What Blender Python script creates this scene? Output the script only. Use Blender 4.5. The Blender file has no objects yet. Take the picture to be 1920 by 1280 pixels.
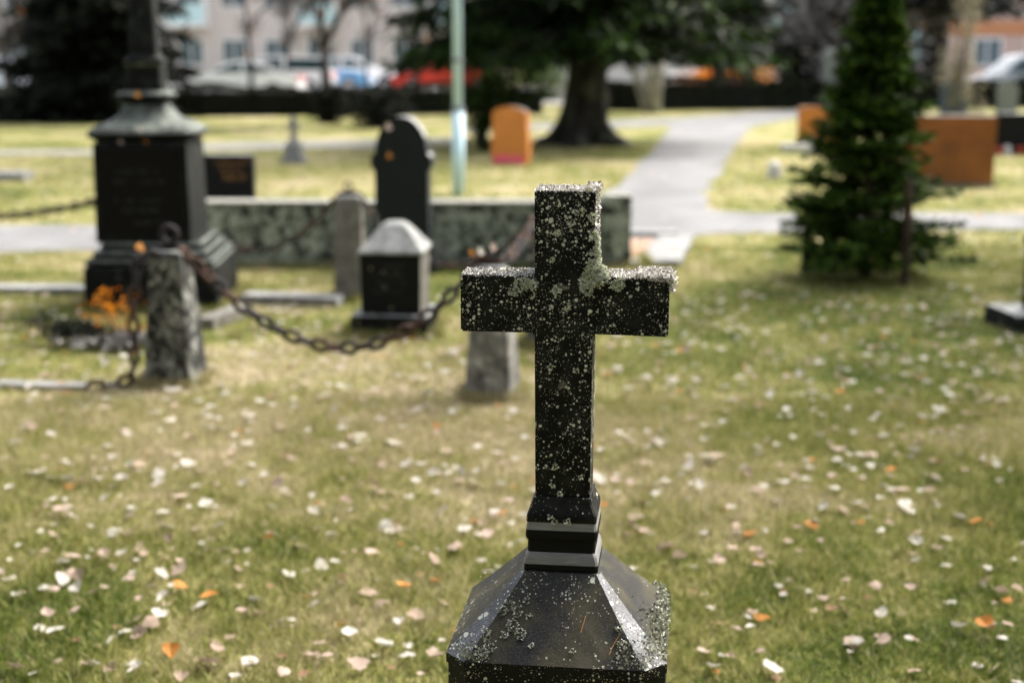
import bpy, bmesh, math, random
import numpy as np
from mathutils import Vector, Matrix, noise, Quaternion
from mathutils.geometry import tessellate_polygon
V = Vector
random.seed(7); RNG = np.random.default_rng(7)
S = bpy.context.scene; COL = S.collection
R = math.radians

# ------------------------------------------------------------ camera, sky, sun
CAM_H = 1.6; FPX = 1920 * 50 / 36; PITCH = math.atan(540 / FPX)
cd = bpy.data.cameras.new('camera'); cam = bpy.data.objects.new('camera', cd); COL.objects.link(cam)
cam.location = (0, 0, CAM_H); cam.rotation_euler = (R(90) - PITCH, 0, 0)
cd.lens = 50; cd.sensor_width = 36; cd.clip_end = 2000; cd.clip_start = 0.05
cd.dof.use_dof = True; cd.dof.focus_distance = 2.46; cd.dof.aperture_fstop = 2.35
cd.dof.aperture_blades = 9
S.camera = cam
SUN_EL, SUN_AZ = R(48), R(48)         # azimuth clockwise from +Y (the view direction): back right
w = bpy.data.worlds.new('World'); S.world = w; w.use_nodes = True
nt = w.node_tree; bg = nt.nodes['Background']
sky = nt.nodes.new('ShaderNodeTexSky'); sky.sky_type = 'NISHITA'; sky.sun_disc = False
sky.sun_elevation = SUN_EL; sky.sun_rotation = SUN_AZ; sky.air_density = 1.0; sky.dust_density = 7; sky.ozone_density = 0.6
hsv = nt.nodes.new('ShaderNodeHueSaturation'); hsv.inputs['Saturation'].default_value = .45    # thin cloud cover
nt.links.new(sky.outputs[0], hsv.inputs['Color']); nt.links.new(hsv.outputs[0], bg.inputs[0]); bg.inputs[1].default_value = 0.135
sd = bpy.data.lights.new('sun', 'SUN'); sd.energy = 1.05; sd.angle = R(30); sd.color = (1, .97, .93)
sun = bpy.data.objects.new('sun', sd); COL.objects.link(sun)
sdir = Vector((math.sin(SUN_AZ) * math.cos(SUN_EL), math.cos(SUN_AZ) * math.cos(SUN_EL), math.sin(SUN_EL)))
sun.rotation_euler = sdir.to_track_quat('Z', 'Y').to_euler(); sun.location = sdir * 60
vs = S.view_settings; vs.view_transform = 'Standard'; vs.look = 'None'; vs.gamma = 1; vs.use_curve_mapping = False
vs.exposure = 1.97
S.cycles.use_denoising = True

# ------------------------------------------------------------ measuring the place
def G(px, py, z=0.0):
    "where the sight line through a photo point meets height z"
    a = (640 - py) / FPX
    d = Vector(((px - 960) / FPX, math.cos(PITCH) + a * math.sin(PITCH), -math.sin(PITCH) + a * math.cos(PITCH)))
    t = (z - CAM_H) / d.z
    return Vector((d.x * t, d.y * t, z))
def AT(px, py, Y):
    a = (640 - py) / FPX
    d = Vector(((px - 960) / FPX, math.cos(PITCH) + a * math.sin(PITCH), -math.sin(PITCH) + a * math.cos(PITCH)))
    t = Y / d.y
    return Vector((d.x * t, Y, CAM_H + d.z * t))

# ------------------------------------------------------------ helpers
def tag(o, label=None, cat=None, group=None, kind=None):
    if label: o['label'] = label
    if cat: o['category'] = cat
    if group: o['group'] = group
    if kind: o['kind'] = kind
    return o
def empty(name, loc, rz=0.0):
    o = bpy.data.objects.new(name, None); COL.objects.link(o)
    o.location = loc; o.rotation_euler = (0, 0, rz); o.empty_display_size = .1; return o
def link(name, me, mats, parent=None, loc=None, rz=0.0):
    o = bpy.data.objects.new(name, me); COL.objects.link(o)
    if not isinstance(mats, (list, tuple)): mats = [mats]
    if len(me.materials) == 0:
        for m in mats: me.materials.append(m)
    if parent: o.parent = parent
    if loc is not None: o.location = loc
    o.rotation_euler = (0, 0, rz); return o
def from_bm(name, bm, mats, parent=None, smooth=False, top=None, bevel=0, **kw):
    if bevel:
        es = [e for e in bm.edges if len(e.link_faces) == 2 and e.calc_face_angle(0) > .5]
        bmesh.ops.bevel(bm, geom=es, offset=bevel, segments=2, affect='EDGES', profile=.6, clamp_overlap=True)
    bmesh.ops.recalc_face_normals(bm, faces=bm.faces[:])
    if top is not None:
        for f in bm.faces:
            if f.normal.z > top: f.material_index = 1
    me = bpy.data.meshes.new(name); bm.to_mesh(me); bm.free()
    if smooth: me.polygons.foreach_set('use_smooth', [True] * len(me.polygons))
    return link(name, me, mats, parent, **kw)
def box(bm, x0, x1, y0, y1, z0, z1, tx=1.0, ty=None):
    "box whose top is scaled by tx, ty about its middle"
    ty = tx if ty is None else ty
    cx, cy = (x0 + x1) / 2, (y0 + y1) / 2; hx, hy = (x1 - x0) / 2, (y1 - y0) / 2
    v = []
    for z, sx, sy in ((z0, 1, 1), (z1, tx, ty)):
        for a, b in ((-1, -1), (1, -1), (1, 1), (-1, 1)): v.append(bm.verts.new((cx + a * hx * sx, cy + b * hy * sy, z)))
    for f in ((3, 2, 1, 0), (4, 5, 6, 7), (0, 1, 5, 4), (1, 2, 6, 5), (2, 3, 7, 6), (3, 0, 4, 7)): bm.faces.new([v[i] for i in f])
    return bm
def BX(*a, **k): return box(bmesh.new(), *a, **k)
def ring_pts(hx, hy, ch):
    if ch <= 0: return [(-hx, -hy), (hx, -hy), (hx, hy), (-hx, hy)]
    return [(-hx + ch, -hy), (hx - ch, -hy), (hx, -hy + ch), (hx, hy - ch), (hx - ch, hy), (-hx + ch, hy), (-hx, hy - ch), (-hx, -hy + ch)]
def squarelathe(prof, ch=0.0, ratio=1.0, bm=None):
    "sweep a profile [(half width, z[, chamfer])] round a square (or chamfered square) plan"
    bm = bm or bmesh.new(); rings = []
    for p in prof:
        c = p[2] if len(p) > 2 else ch
        rings.append([bm.verts.new((x, y, p[1])) for x, y in ring_pts(p[0], p[0] * ratio, c)])
    for a, b in zip(rings, rings[1:]):
        n = len(a)
        for i in range(n): bm.faces.new((a[i], a[(i + 1) % n], b[(i + 1) % n], b[i]))
    bm.faces.new(rings[0][::-1]); bm.faces.new(rings[-1]); return bm
def prism(bm, pts, y0, y1, inset=0.0):
    "outline in x,z pushed from y0 to y1"
    a = [bm.verts.new((x, y0, z)) for x, z in pts]; b = [bm.verts.new((x, y1, z)) for x, z in pts]
    n = len(pts); bm.faces.new(a); bm.faces.new(b[::-1])
    for i in range(n): bm.faces.new((a[(i + 1) % n], a[i], b[i], b[(i + 1) % n]))
    return bm
def cyl(bm, p, q, r0, r1=None, n=10, caps=True):
    p = Vector(p); q = Vector(q); r1 = r0 if r1 is None else r1
    d = (q - p).normalized(); u = d.orthogonal().normalized(); v = d.cross(u)
    A = []; B = []
    for i in range(n):
        t = 2 * math.pi * i / n; k = u * math.cos(t) + v * math.sin(t)
        A.append(bm.verts.new(p + k * r0)); B.append(bm.verts.new(q + k * r1))
    for i in range(n): bm.faces.new((A[i], A[(i + 1) % n], B[(i + 1) % n], B[i]))
    if caps: bm.faces.new(A[::-1]); bm.faces.new(B)
    return bm
def tube(bm, pts, rad, n=6, closed=False):
    pts = [Vector(p) for p in pts]; m = len(pts); rings = []
    up = None
    for i, p in enumerate(pts):
        if closed: d = pts[(i + 1) % m] - pts[i - 1]
        else: d = pts[min(i + 1, m - 1)] - pts[max(i - 1, 0)]
        if d.length < 1e-9: d = Vector((0, 0, 1))
        d.normalize()
        u = d.orthogonal().normalized() if up is None else (up - d * up.dot(d)).normalized()
        up = u; v = d.cross(u); r = rad[i] if isinstance(rad, (list, tuple)) else rad
        rings.append([bm.verts.new(p + (u * math.cos(2 * math.pi * k / n) + v * math.sin(2 * math.pi * k / n)) * r) for k in range(n)])
    for i in range(m if closed else m - 1):
        a, b = rings[i], rings[(i + 1) % m]
        for k in range(n): bm.faces.new((a[k], a[(k + 1) % n], b[(k + 1) % n], b[k]))
    if not closed: bm.faces.new(rings[0][::-1]); bm.faces.new(rings[-1])
    return bm
def blades(name, P, D, L, W, mat, parent=None, fold=0.0, rnd=None, **kw):
    "many small leaf or needle shaped faces in one mesh: base P, direction D, length L, width W"
    P = np.asarray(P, float); D = np.asarray(D, float); n = len(P)
    D = D / (np.linalg.norm(D, axis=1, keepdims=True) + 1e-9)
    Q = RNG.normal(size=(n, 3)); Sd = np.cross(D, Q); Sd /= (np.linalg.norm(Sd, axis=1, keepdims=True) + 1e-9)
    L = np.broadcast_to(L, n)[:, None]; W = np.broadcast_to(W, n)[:, None]
    V = np.stack([P, P + D * L * .45 + Sd * W * .5, P + D * L, P + D * L * .45 - Sd * W * .5], 1).reshape(-1, 3)
    me = bpy.data.meshes.new(name)
    me.vertices.add(4 * n); me.vertices.foreach_set('co', V.ravel())
    me.loops.add(4 * n); me.loops.foreach_set('vertex_index', np.arange(4 * n, dtype=np.int32))
    me.polygons.add(n); me.polygons.foreach_set('loop_start', np.arange(0, 4 * n, 4, dtype=np.int32))
    me.polygons.foreach_set('loop_total', np.full(n, 4, dtype=np.int32))
    me.update(calc_edges=True); me.validate()
    at = me.attributes.new('rnd', 'FLOAT', 'POINT')
    r = RNG.random(n) if rnd is None else rnd
    at.data.foreach_set('value', np.repeat(r, 4).astype(np.float32))
    return link(name, me, mat, parent, **kw)

# ------------------------------------------------------------ materials
MATS = {}
class NB:
    "tiny node builder"
    def __init__(s, name):
        s.m = bpy.data.materials.new(name); s.m.use_nodes = True; s.t = s.m.node_tree
        s.b = s.t.nodes['Principled BSDF']; s.out = s.t.nodes['Material Output']
        MATS[name] = s.m
    def n(s, typ, **kw):
        k = s.t.nodes.new(typ)
        for a, v in kw.items():
            if a.startswith('i_'): k.inputs[a[2:].replace('_', ' ')].default_value = v
            else: setattr(k, a, v)
        return k
    def l(s, a, b): s.t.links.new(a, b)
    def coord(s, world=False):
        if world: return s.n('ShaderNodeNewGeometry').outputs['Position']
        return s.n('ShaderNodeTexCoord').outputs['Object']
    def noise(s, vec, scale, detail=4, rough=.6, dist=0):
        k = s.n('ShaderNodeTexNoise', i_Scale=scale, i_Detail=detail, i_Roughness=rough, i_Distortion=dist); s.l(vec, k.inputs['Vector']); return k.outputs['Fac']
    def vor(s, vec, scale, rand=1.0):
        k = s.n('ShaderNodeTexVoronoi', i_Scale=scale, i_Randomness=rand); s.l(vec, k.inputs['Vector']); return k
    def ramp(s, fac, stops, interp='LINEAR'):
        k = s.n('ShaderNodeValToRGB'); s.l(fac, k.inputs[0]); e = k.color_ramp.elements; k.color_ramp.interpolation = interp
        while len(e) < len(stops): e.new(.5)
        for i, (p, c) in enumerate(stops):
            e[i].position = p; e[i].color = (c, c, c, 1) if not isinstance(c, tuple) else (*c, 1)
        return k.outputs[0]
    def math(s, op, a, b=0.0, c=None):
        k = s.n('ShaderNodeMath', operation=op)
        for i, v in enumerate((a, b) if c is None else (a, b, c)):
            if isinstance(v, (int, float)): k.inputs[i].default_value = v
            else: s.l(v, k.inputs[i])
        return k.outputs[0]
    def mix(s, fac, a, b, typ='MIX'):
        k = s.n('ShaderNodeMix', data_type='RGBA', blend_type=typ)
        for sock, v in ((k.inputs[0], fac), (k.inputs[6], a), (k.inputs[7], b)):
            if isinstance(v, (int, float)): sock.default_value = v
            elif isinstance(v, tuple): sock.default_value = (*v, 1)
            else: s.l(v, sock)
        return k.outputs[2]
    def bump(s, h, strength=.3, dist=.01):
        k = s.n('ShaderNodeBump', i_Strength=strength, i_Distance=dist); s.l(h, k.inputs['Height']); s.l(k.outputs[0], s.b.inputs['Normal'])
    def col(s, c):
        if isinstance(c, tuple): s.b.inputs['Base Color'].default_value = (*c, 1)
        else: s.l(c, s.b.inputs['Base Color'])
    def set(s, **kw):
        for a, v in kw.items(): s.b.inputs[a.replace('_', ' ')].default_value = v
        return s
def plain(name, c, rough=.6, metal=0.0, var=.15, scale=6, bump=0, **kw):
    b = NB(name); f = b.noise(b.coord(), scale, 5)
    b.col(b.mix(f, tuple(x * (1 - var) for x in c), tuple(min(1, x * (1 + var)) for x in c)))
    b.set(Roughness=rough, Metallic=metal, **kw)
    if bump: b.bump(f, bump, .01)
    return b.m
def spots(b, co, scale, prob, r0, r1, wob=.25):
    "mask of irregular round spots: voronoi cells, each with its own radius, only some filled"
    nz = b.n('ShaderNodeTexNoise', i_Scale=scale * 1.6, i_Detail=2); b.l(co, nz.inputs['Vector'])
    off = b.n('ShaderNodeVectorMath', operation='SCALE'); b.l(nz.outputs['Color'], off.inputs[0]); off.inputs['Scale'].default_value = wob / scale
    ad = b.n('ShaderNodeVectorMath', operation='ADD'); b.l(co, ad.inputs[0]); b.l(off.outputs[0], ad.inputs[1])
    v = b.vor(ad.outputs[0], scale)
    sp = b.n('ShaderNodeSeparateColor'); b.l(v.outputs['Color'], sp.inputs[0])
    rad = b.n('ShaderNodeMapRange'); b.l(sp.outputs[1], rad.inputs[0]); rad.inputs[3].default_value = r0; rad.inputs[4].default_value = r1
    on = b.math('LESS_THAN', sp.outputs[0], prob if isinstance(prob, float) else 0.5)
    if not isinstance(prob, float): b.l(prob, on.node.inputs[1])
    df = b.math('SUBTRACT', rad.outputs[0], v.outputs['Distance'])
    sm = b.n('ShaderNodeMapRange'); b.l(df, sm.inputs[0]); sm.inputs[1].default_value = 0; sm.inputs[2].default_value = .06
    return b.math('MULTIPLY', sm.outputs[0], on), sp.outputs[2]

def lichen_granite(name, dark, amount=1.0, light=(.88, .88, .73), zgrad=None, big=True, fine=True, rough=.55, veil=.35):
    b = NB(name); co = b.coord()
    gr = b.noise(co, 420, 3, .7); base = b.mix(b.ramp(gr, [(.45, 0.0), (.75, 1.0)]), dark, tuple(x * 3 for x in dark))
    veilm = b.ramp(b.noise(co, 26, 5, .65), [(.45, 0.0), (.75, 1.0)])
    base = b.mix(b.math('MULTIPLY', veilm, veil), base, (.07, .073, .058))
    dens = b.ramp(b.noise(co, 9, 3, .6), [(.38, .10), (.56, 1.0)])
    if zgrad:
        sx = b.n('ShaderNodeSeparateXYZ'); b.l(co, sx.inputs[0])
        mr = b.n('ShaderNodeMapRange'); b.l(sx.outputs[2], mr.inputs[0])
        mr.inputs[1].default_value, mr.inputs[2].default_value, mr.inputs[3].default_value, mr.inputs[4].default_value = zgrad
        dens = b.math('MULTIPLY', dens, mr.outputs[0])
    hsum = None; c = base
    if big:
        gm, gc = spots(b, co, 30, b.math('MULTIPLY', dens, .30), .16, .42, .12)
        c = b.mix(b.math('MULTIPLY', gm, .75), c, b.mix(gc, (.10, .085, .06), (.24, .235, .20)))
        gm, gc = spots(b, co, 21, b.math('MULTIPLY', dens, .16), .10, .26, .5)
        c = b.mix(b.math('MULTIPLY', gm, b.ramp(b.noise(co, 300, 3), [(.4, .2), (.55, 1.0)])), c, (.62, .64, .47))
    for scale, pr, r0, r1 in ([(44, .26, .10, .40)] if big else []) + [(105, .40, .10, .42), (215, .50, .12, .45)] + ([(480, .34, .18, .5)] if fine else []):
        p = b.math('MULTIPLY', dens, pr * amount)
        m, rc = spots(b, co, scale, p, r0, r1)
        tone = b.mix(rc, tuple(x * .45 for x in light), light)
        tone = b.mix(b.noise(co, scale * 4, 2), tone, tuple(x * .6 for x in light))
        c = b.mix(m, c, tone); hsum = m if hsum is None else b.math('MAXIMUM', hsum, m)
    b.col(c); b.set(Roughness=rough)
    rr = b.math('MULTIPLY_ADD', hsum, .35, rough); b.l(rr, b.b.inputs['Roughness'])
    b.bump(b.math('ADD', b.math('MULTIPLY', hsum, 1.0), b.math('MULTIPLY', gr, .25)), .6, .0012)
    b.b.inputs['Specular IOR Level'].default_value = .12
    return b.m
def patch_granite(name, dark, light, scale=14, lo=.42, hi=.62, rough=.7, streak=False):
    "weathered stone with larger soft lichen patches"
    b = NB(name); co = b.coord()
    if streak:
        mp = b.n('ShaderNodeMapping'); b.l(co, mp.inputs[0]); mp.inputs['Scale'].default_value = (1, 1, .25); co2 = mp.outputs[0]
    else: co2 = co
    f = b.noise(co2, scale, 6, .72, .4); g = b.noise(co, scale * 7, 3, .6)
    m = b.ramp(b.math('ADD', b.math('MULTIPLY', f, .8), b.math('MULTIPLY', g, .2)), [(lo, 0.0), (hi, 1.0)])
    c = b.mix(m, dark, light)
    sm, rc = spots(b, co, scale * 2.2, .3, .1, .4)
    c = b.mix(b.math('MULTIPLY', sm, .7), c, tuple(min(1, x * 1.25) for x in light))
    b.col(c); b.set(Roughness=rough); b.bump(g, .4, .004); b.b.inputs['Specular IOR Level'].default_value = .12
    return b.m
def foliage(name, c0, c1, c2=None, trans=.25, rough=.6):
    b = NB(name); at = b.n('ShaderNodeAttribute', attribute_name='rnd').outputs['Fac']
    st = [(0.0, c0), (1.0, c1)] if c2 is None else [(0.0, c0), (.6, c1), (1.0, c2)]
    c = b.ramp(at, st); b.col(c); b.set(Roughness=rough); b.b.inputs['Specular IOR Level'].default_value = .08
    if trans:
        tr = b.n('ShaderNodeBsdfTranslucent'); b.l(c, tr.inputs[0]); mx = b.n('ShaderNodeMixShader'); mx.inputs[0].default_value = trans
        b.l(b.b.outputs[0], mx.inputs[1]); b.l(tr.outputs[0], mx.inputs[2]); b.l(mx.outputs[0], b.out.inputs[0])
    return b.m

def lawn_color(b, pos, tip=False):
    big = b.noise(pos, .55, 5, .6, .6); mid = b.noise(pos, 3.2, 5, .65, .4); fine = b.noise(pos, 22, 4, .7)
    f = b.math('ADD', b.math('ADD', b.math('MULTIPLY', big, .40), b.math('MULTIPLY', mid, .32)), b.math('MULTIPLY', fine, .28))
    # dry straw coloured stretch in front of the chained plot, partly painting its brighter light; greener turf to the right, worn turf further off
    def blob(cx_, cy_, rx, ry):
        sx = b.n('ShaderNodeSeparateXYZ'); b.l(pos, sx.inputs[0])
        u = b.math('DIVIDE', b.math('SUBTRACT', sx.outputs[0], cx_), rx); v = b.math('DIVIDE', b.math('SUBTRACT', sx.outputs[1], cy_), ry)
        return b.math('POWER', 2.718, b.math('MULTIPLY', b.math('ADD', b.math('MULTIPLY', u, u), b.math('MULTIPLY', v, v)), -1.0))
    f = b.math('ADD', f, b.math('MULTIPLY', blob(.1, 5.6, 1.5, 1.5), .075)); f = b.math('ADD', f, b.math('MULTIPLY', blob(-1.6, 6.6, 1.5, .9), .045))
    f = b.math('SUBTRACT', f, b.math('MULTIPLY', blob(2.6, 7.5, 1.8, 4.0), .05)); f = b.math('SUBTRACT', f, b.math('MULTIPLY', blob(-1.6, 3.6, 1.2, .9), .045)); f = b.math('SUBTRACT', f, b.math('MULTIPLY', blob(1.6, 3.4, 1.3, .8), .045))  # near corner patches darken the lawn: edge shading put into its colour
    f = b.math('ADD', f, b.math('MULTIPLY', blob(0, 22, 14, 9), .012))
    return b.ramp(f, [(.375, (.020, .046, .005)), (.445, (.105, .143, .020)), (.505, (.32, .298, .10)), (.595, (.56, .46, .31))])
def mat_lawn():
    b = NB('lawn'); p = b.coord(True); c = lawn_color(b, p)
    f = b.noise(p, 60, 4, .75); c = b.mix(b.ramp(f, [(.4, 0.0), (.62, .8)]), c, (.06, .06, .022), 'MIX')
    b.col(c); b.set(Roughness=.95); b.bump(b.noise(p, 40, 6, .7), .8, .03); b.b.inputs['Specular IOR Level'].default_value = .1
    return b.m
def mat_grass():
    b = NB('grass_blades'); p = b.coord(True); c = lawn_color(b, p)
    at = b.n('ShaderNodeAttribute', attribute_name='rnd').outputs['Fac']
    c2 = b.ramp(at, [(0.0, (.012, .030, .004)), (.45, (.15, .195, .026)), (.8, (.38, .345, .125)), (1.0, (.56, .48, .30))])
    c = b.mix(.5, c, c2); b.col(c); b.set(Roughness=.7); b.b.inputs['Specular IOR Level'].default_value = .25
    tr = b.n('ShaderNodeBsdfTranslucent'); b.l(c, tr.inputs[0]); mx = b.n('ShaderNodeMixShader'); mx.inputs[0].default_value = .35
    b.l(b.b.outputs[0], mx.inputs[1]); b.l(tr.outputs[0], mx.inputs[2]); b.l(mx.outputs[0], b.out.inputs[0])
    return b.m
def mat_gravel(name, a, c):
    b = NB(name); p = b.coord(True); f = b.ramp(b.noise(p, .9, 7, .72, .5), [(.38, 0.0), (.62, 1.0)]); g = b.noise(p, 45, 3, .7)
    col = b.mix(f, a, c); col = b.mix(b.ramp(g, [(.4, 0.0), (.7, .5)]), col, tuple(min(1, x * 1.4) for x in c))
    b.col(col); b.set(Roughness=.9); b.bump(g, .5, .01); return b.m
def mat_bark(name, dark, light, sc=8, lo=.45, hi=.65):
    b = NB(name); co = b.coord(); mp = b.n('ShaderNodeMapping'); b.l(co, mp.inputs[0]); mp.inputs['Scale'].default_value = (1, 1, .3)
    f = b.noise(mp.outputs[0], sc, 6, .7, .5); b.col(b.mix(b.ramp(f, [(lo, 0.0), (hi, 1.0)]), dark, light)); b.set(Roughness=.9); b.bump(f, .8, .05); return b.m

M_lawn = mat_lawn(); M_grass = mat_grass()
M_path = mat_gravel('gravel_path', (.070, .070, .070), (.165, .163, .16)); M_asph = mat_gravel('asphalt', (.30, .29, .28), (.42, .40, .39))
M_pink = mat_gravel('plot_gravel', (.22, .12, .08), (.33, .21, .15))
M_cross = lichen_granite('lichened_black_granite', (.004, .0042, .004), 1.0, zgrad=(.84, 1.12, .28, 1.05))
M_collar = None
def mat_collar():
    b = NB('lit_band_granite'); co = b.coord(); mp = b.n('ShaderNodeMapping'); b.l(co, mp.inputs[0]); mp.inputs['Scale'].default_value = (1, 1, 7)
    f = b.noise(mp.outputs[0], 22, 6, .65); g = b.noise(co, 300, 3)
    c = b.mix(b.ramp(f, [(.3, 0.0), (.7, 1.0)]), (.15, .15, .15), (.27, .27, .265)); c = b.mix(b.ramp(g, [(.5, 0.0), (.8, .5)]), c, (.2, .2, .2))
    b.col(c); b.set(Roughness=.5); b.bump(g, .3, .0006); return b.m
M_collar = mat_collar()
M_black = plain('black_granite', (.006, .006, .006), .6, var=.5, scale=60)
M_black.node_tree.nodes['Principled BSDF'].inputs['Specular IOR Level'].default_value = .12
def mat_roof():
    b = NB('mossy_granite_cap'); co = b.coord()
    f = b.noise(co, 11, 6, .6, .5); g = b.noise(co, 380, 3, .7)
    c = b.ramp(f, [(.34, (.004, .004, .004)), (.48, (.010, .009, .005)), (.60, (.034, .030, .009)), (.74, (.065, .05, .035))])
    c = b.mix(b.ramp(g, [(.5, 0.0), (.68, .6)]), c, (.09, .09, .088))
    dn = b.ramp(b.noise(co, 7, 3), [(.50, 0.0), (.72, 1.0)])
    for sc, pr in ((70, .3), (160, .4), (300, .5)):
        m, rc = spots(b, co, sc, b.math('MULTIPLY', dn, pr), .12, .45); c = b.mix(m, c, b.mix(rc, (.28, .29, .24), (.5, .51, .42)))
    b.col(c); b.set(Roughness=.5); b.bump(g, .5, .0008); b.b.inputs['Specular IOR Level'].default_value = .25; return b.m
M_roof = mat_roof()
def mat_hip():
    b = NB('bare_granite_hip'); co = b.coord(); g = b.noise(co, 330, 3, .8); f = b.noise(co, 14, 4)
    c = b.mix(b.ramp(g, [(.42, 0.0), (.6, 1.0)]), (.03, .032, .035), (.15, .158, .17)); c = b.mix(b.ramp(f, [(.5, 0.0), (.7, .8)]), c, (.03, .028, .022))
    dn = b.ramp(b.noise(co, 9, 3), [(.4, 0.0), (.6, 1.0)])
    for sc, pr in ((90, .6), (200, .6)):
        m, rc = spots(b, co, sc, b.math('MULTIPLY', dn, pr), .15, .5); c = b.mix(m, c, (.5, .51, .43))
    b.col(c); b.set(Roughness=.5); b.bump(g, .5, .001); return b.m
M_hip = mat_hip()
M_die = lichen_granite('black_granite_die', (.006, .006, .006), .45, veil=.1, big=False)
M_crust = foliage('lichen_crust', (.16, .12, .09), (.82, .80, .75), (.95, .94, .90), trans=0, rough=.9)
M_folio2 = foliage('eave_lichen', (.14, .15, .10), (.42, .43, .34), (.66, .67, .56), trans=0, rough=.9)
M_folio = foliage('leafy_lichen', (.30, .32, .23), (.72, .75, .60), (.92, .94, .80), trans=.1, rough=.9)
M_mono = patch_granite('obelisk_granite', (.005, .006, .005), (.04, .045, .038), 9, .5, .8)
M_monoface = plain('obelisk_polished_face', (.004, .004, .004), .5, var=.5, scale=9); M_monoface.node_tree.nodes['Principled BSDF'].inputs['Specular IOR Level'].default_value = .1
M_monotop = patch_granite('obelisk_weathered_lit_top', (.035, .042, .036), (.20, .22, .19), 12, .4, .7)
M_lit = patch_granite('pale_lichen_top', (.10, .115, .10), (.42, .45, .40), 16, .32, .6)
M_post = patch_granite('post_granite', (.022, .023, .021), (.44, .45, .40), 13, .47, .66)
M_post2 = patch_granite('worn_granite_and_lit_side', (.07, .065, .055), (.24, .23, .20), 9, .35, .65)
M_post3 = patch_granite('pale_post_granite', (.06, .058, .052), (.40, .39, .35), 10, .40, .66)
M_wall = patch_granite('lichened_wall', (.006, .008, .006), (.36, .40, .32), 9.5, .43, .58)
M_walltop = patch_granite('wall_top', (.13, .13, .11), (.25, .245, .21), 20, .3, .6)
M_small = patch_granite('small_stone_face', (.006, .007, .006), (.18, .18, .12), 12, .62, .8)
M_cap = patch_granite('pale_cap', (.11, .115, .11), (.33, .335, .315), 10, .35, .6, streak=True)
M_dark = plain('dark_smooth_granite', (.011, .014, .014), .6, var=.25, scale=12)
M_dark.node_tree.nodes['Principled BSDF'].inputs['Specular IOR Level'].default_value = .2
M_kerb = patch_granite('kerb_granite', (.13, .13, .125), (.27, .27, .26), 10, .35, .6)
M_orange = plain('red_orange_granite', (.55, .19, .028), .45, var=.3, scale=7)
M_brown = plain('brown_red_granite', (.24, .08, .016), .45, var=.8, scale=3)
M_grey = plain('grey_granite', (.17, .175, .17), .6, var=.3, scale=25)
M_greyd = plain('grey_green_granite', (.13, .145, .13), .6, var=.4, scale=14)
M_white = plain('white_stone', (.5, .49, .47), .6)
M_blue = plain('blue_grey_granite', (.06, .085, .105), .45, var=.3, scale=12)
M_pinkband = plain('pink_flowers', (.75, .10, .16), .8, var=.3, scale=40)
M_gold = plain('gold_lettering', (.45, .22, .05), .5)
M_faint = plain('faint_lettering', (.035, .036, .033), .8)
M_iron = plain('rusty_iron', (.012, .009, .008), .85, .0, var=.6, scale=40, bump=.4)
M_rust = plain('orange_rust', (.050, .024, .012), .9, .0, var=.5, scale=50, bump=.4)
M_pole = plain('galvanised_pole', (.52, .72, .82), .5, .0, var=.1)
M_bark = mat_bark('spruce_bark', (.012, .010, .007), (.12, .14, .07), 5, .52, .70)
M_birch = mat_bark('pale_birch_bark', (.09, .085, .075), (.48, .46, .42), 9, .38, .6)
M_darkbark = mat_bark('added_unseen_spruce_bark', (.015, .013, .012), (.06, .055, .05), 8)
M_wood = mat_bark('stake_wood', (.04, .025, .015), (.11, .07, .045), 12)
M_spruce = foliage('spruce_needles', (.002, .005, .001), (.008, .018, .003), (.04, .08, .008), trans=.12)
M_yspruce = foliage('young_spruce_needles', (.006, .014, .002), (.022, .05, .005), (.12, .20, .025), trans=.2)
M_con = foliage('added_unseen_spruce_needles', (.003, .004, .003), (.008, .010, .006), (.03, .035, .022), trans=.1)
M_hedge = foliage('hedge_leaves', (.003, .004, .002), (.009, .012, .005), (.04, .05, .02), trans=.1)
M_hedgecore = plain('hedge_core', (.006, .007, .004), 1, var=.4)
M_twig = foliage('bare_twigs', (.06, .055, .05), (.16, .15, .14), (.26, .25, .235), trans=0)
M_dtwig = foliage('dark_twigs', (.02, .018, .016), (.05, .045, .04), (.12, .11, .10), trans=0)
M_autumn = foliage('autumn_leaves', (.22, .07, .012), (.42, .15, .025), (.62, .26, .06), trans=.3)
M_oshrub = foliage('orange_leaves', (.30, .08, .006), (.55, .18, .008), (.75, .30, .02), trans=.3)
M_beige = foliage('dry_beige_leaves', (.16, .14, .09), (.32, .29, .19), (.46, .42, .30), trans=.2)
M_greens = foliage('green_leaves', (.02, .04, .008), (.06, .11, .02), (.12, .18, .04), trans=.2)
M_soil = plain('dark_soil', (.018, .014, .010), 1, var=.5, scale=30, bump=.6)

LEAFM = {}
for nm, c0, c1 in (('cream', (.40, .37, .31), (.60, .56, .49)), ('beige', (.26, .19, .14), (.42, .32, .24)), ('pale_pink', (.34, .25, .195), (.50, .39, .32)), ('orange', (.34, .12, .018), (.46, .23, .06)), ('brown', (.14, .08, .04), (.30, .18, .10))):
    b = NB('fallen_leaf_' + nm); oi = b.n('ShaderNodeObjectInfo').outputs['Random']; co = b.coord()
    f = b.math('ADD', b.math('MULTIPLY', oi, .7), b.math('MULTIPLY', b.noise(co, 40, 3), .3))
    c = b.mix(f, c0, c1); b.col(c); b.set(Roughness=.65); b.b.inputs['Specular IOR Level'].default_value = .12
    tr = b.n('ShaderNodeBsdfTranslucent'); b.l(c, tr.inputs[0]); mx = b.n('ShaderNodeMixShader'); mx.inputs[0].default_value = .2
    b.l(b.b.outputs[0], mx.inputs[1]); b.l(tr.outputs[0], mx.inputs[2]); b.l(mx.outputs[0], b.out.inputs[0]); LEAFM[nm] = b.m

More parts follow.
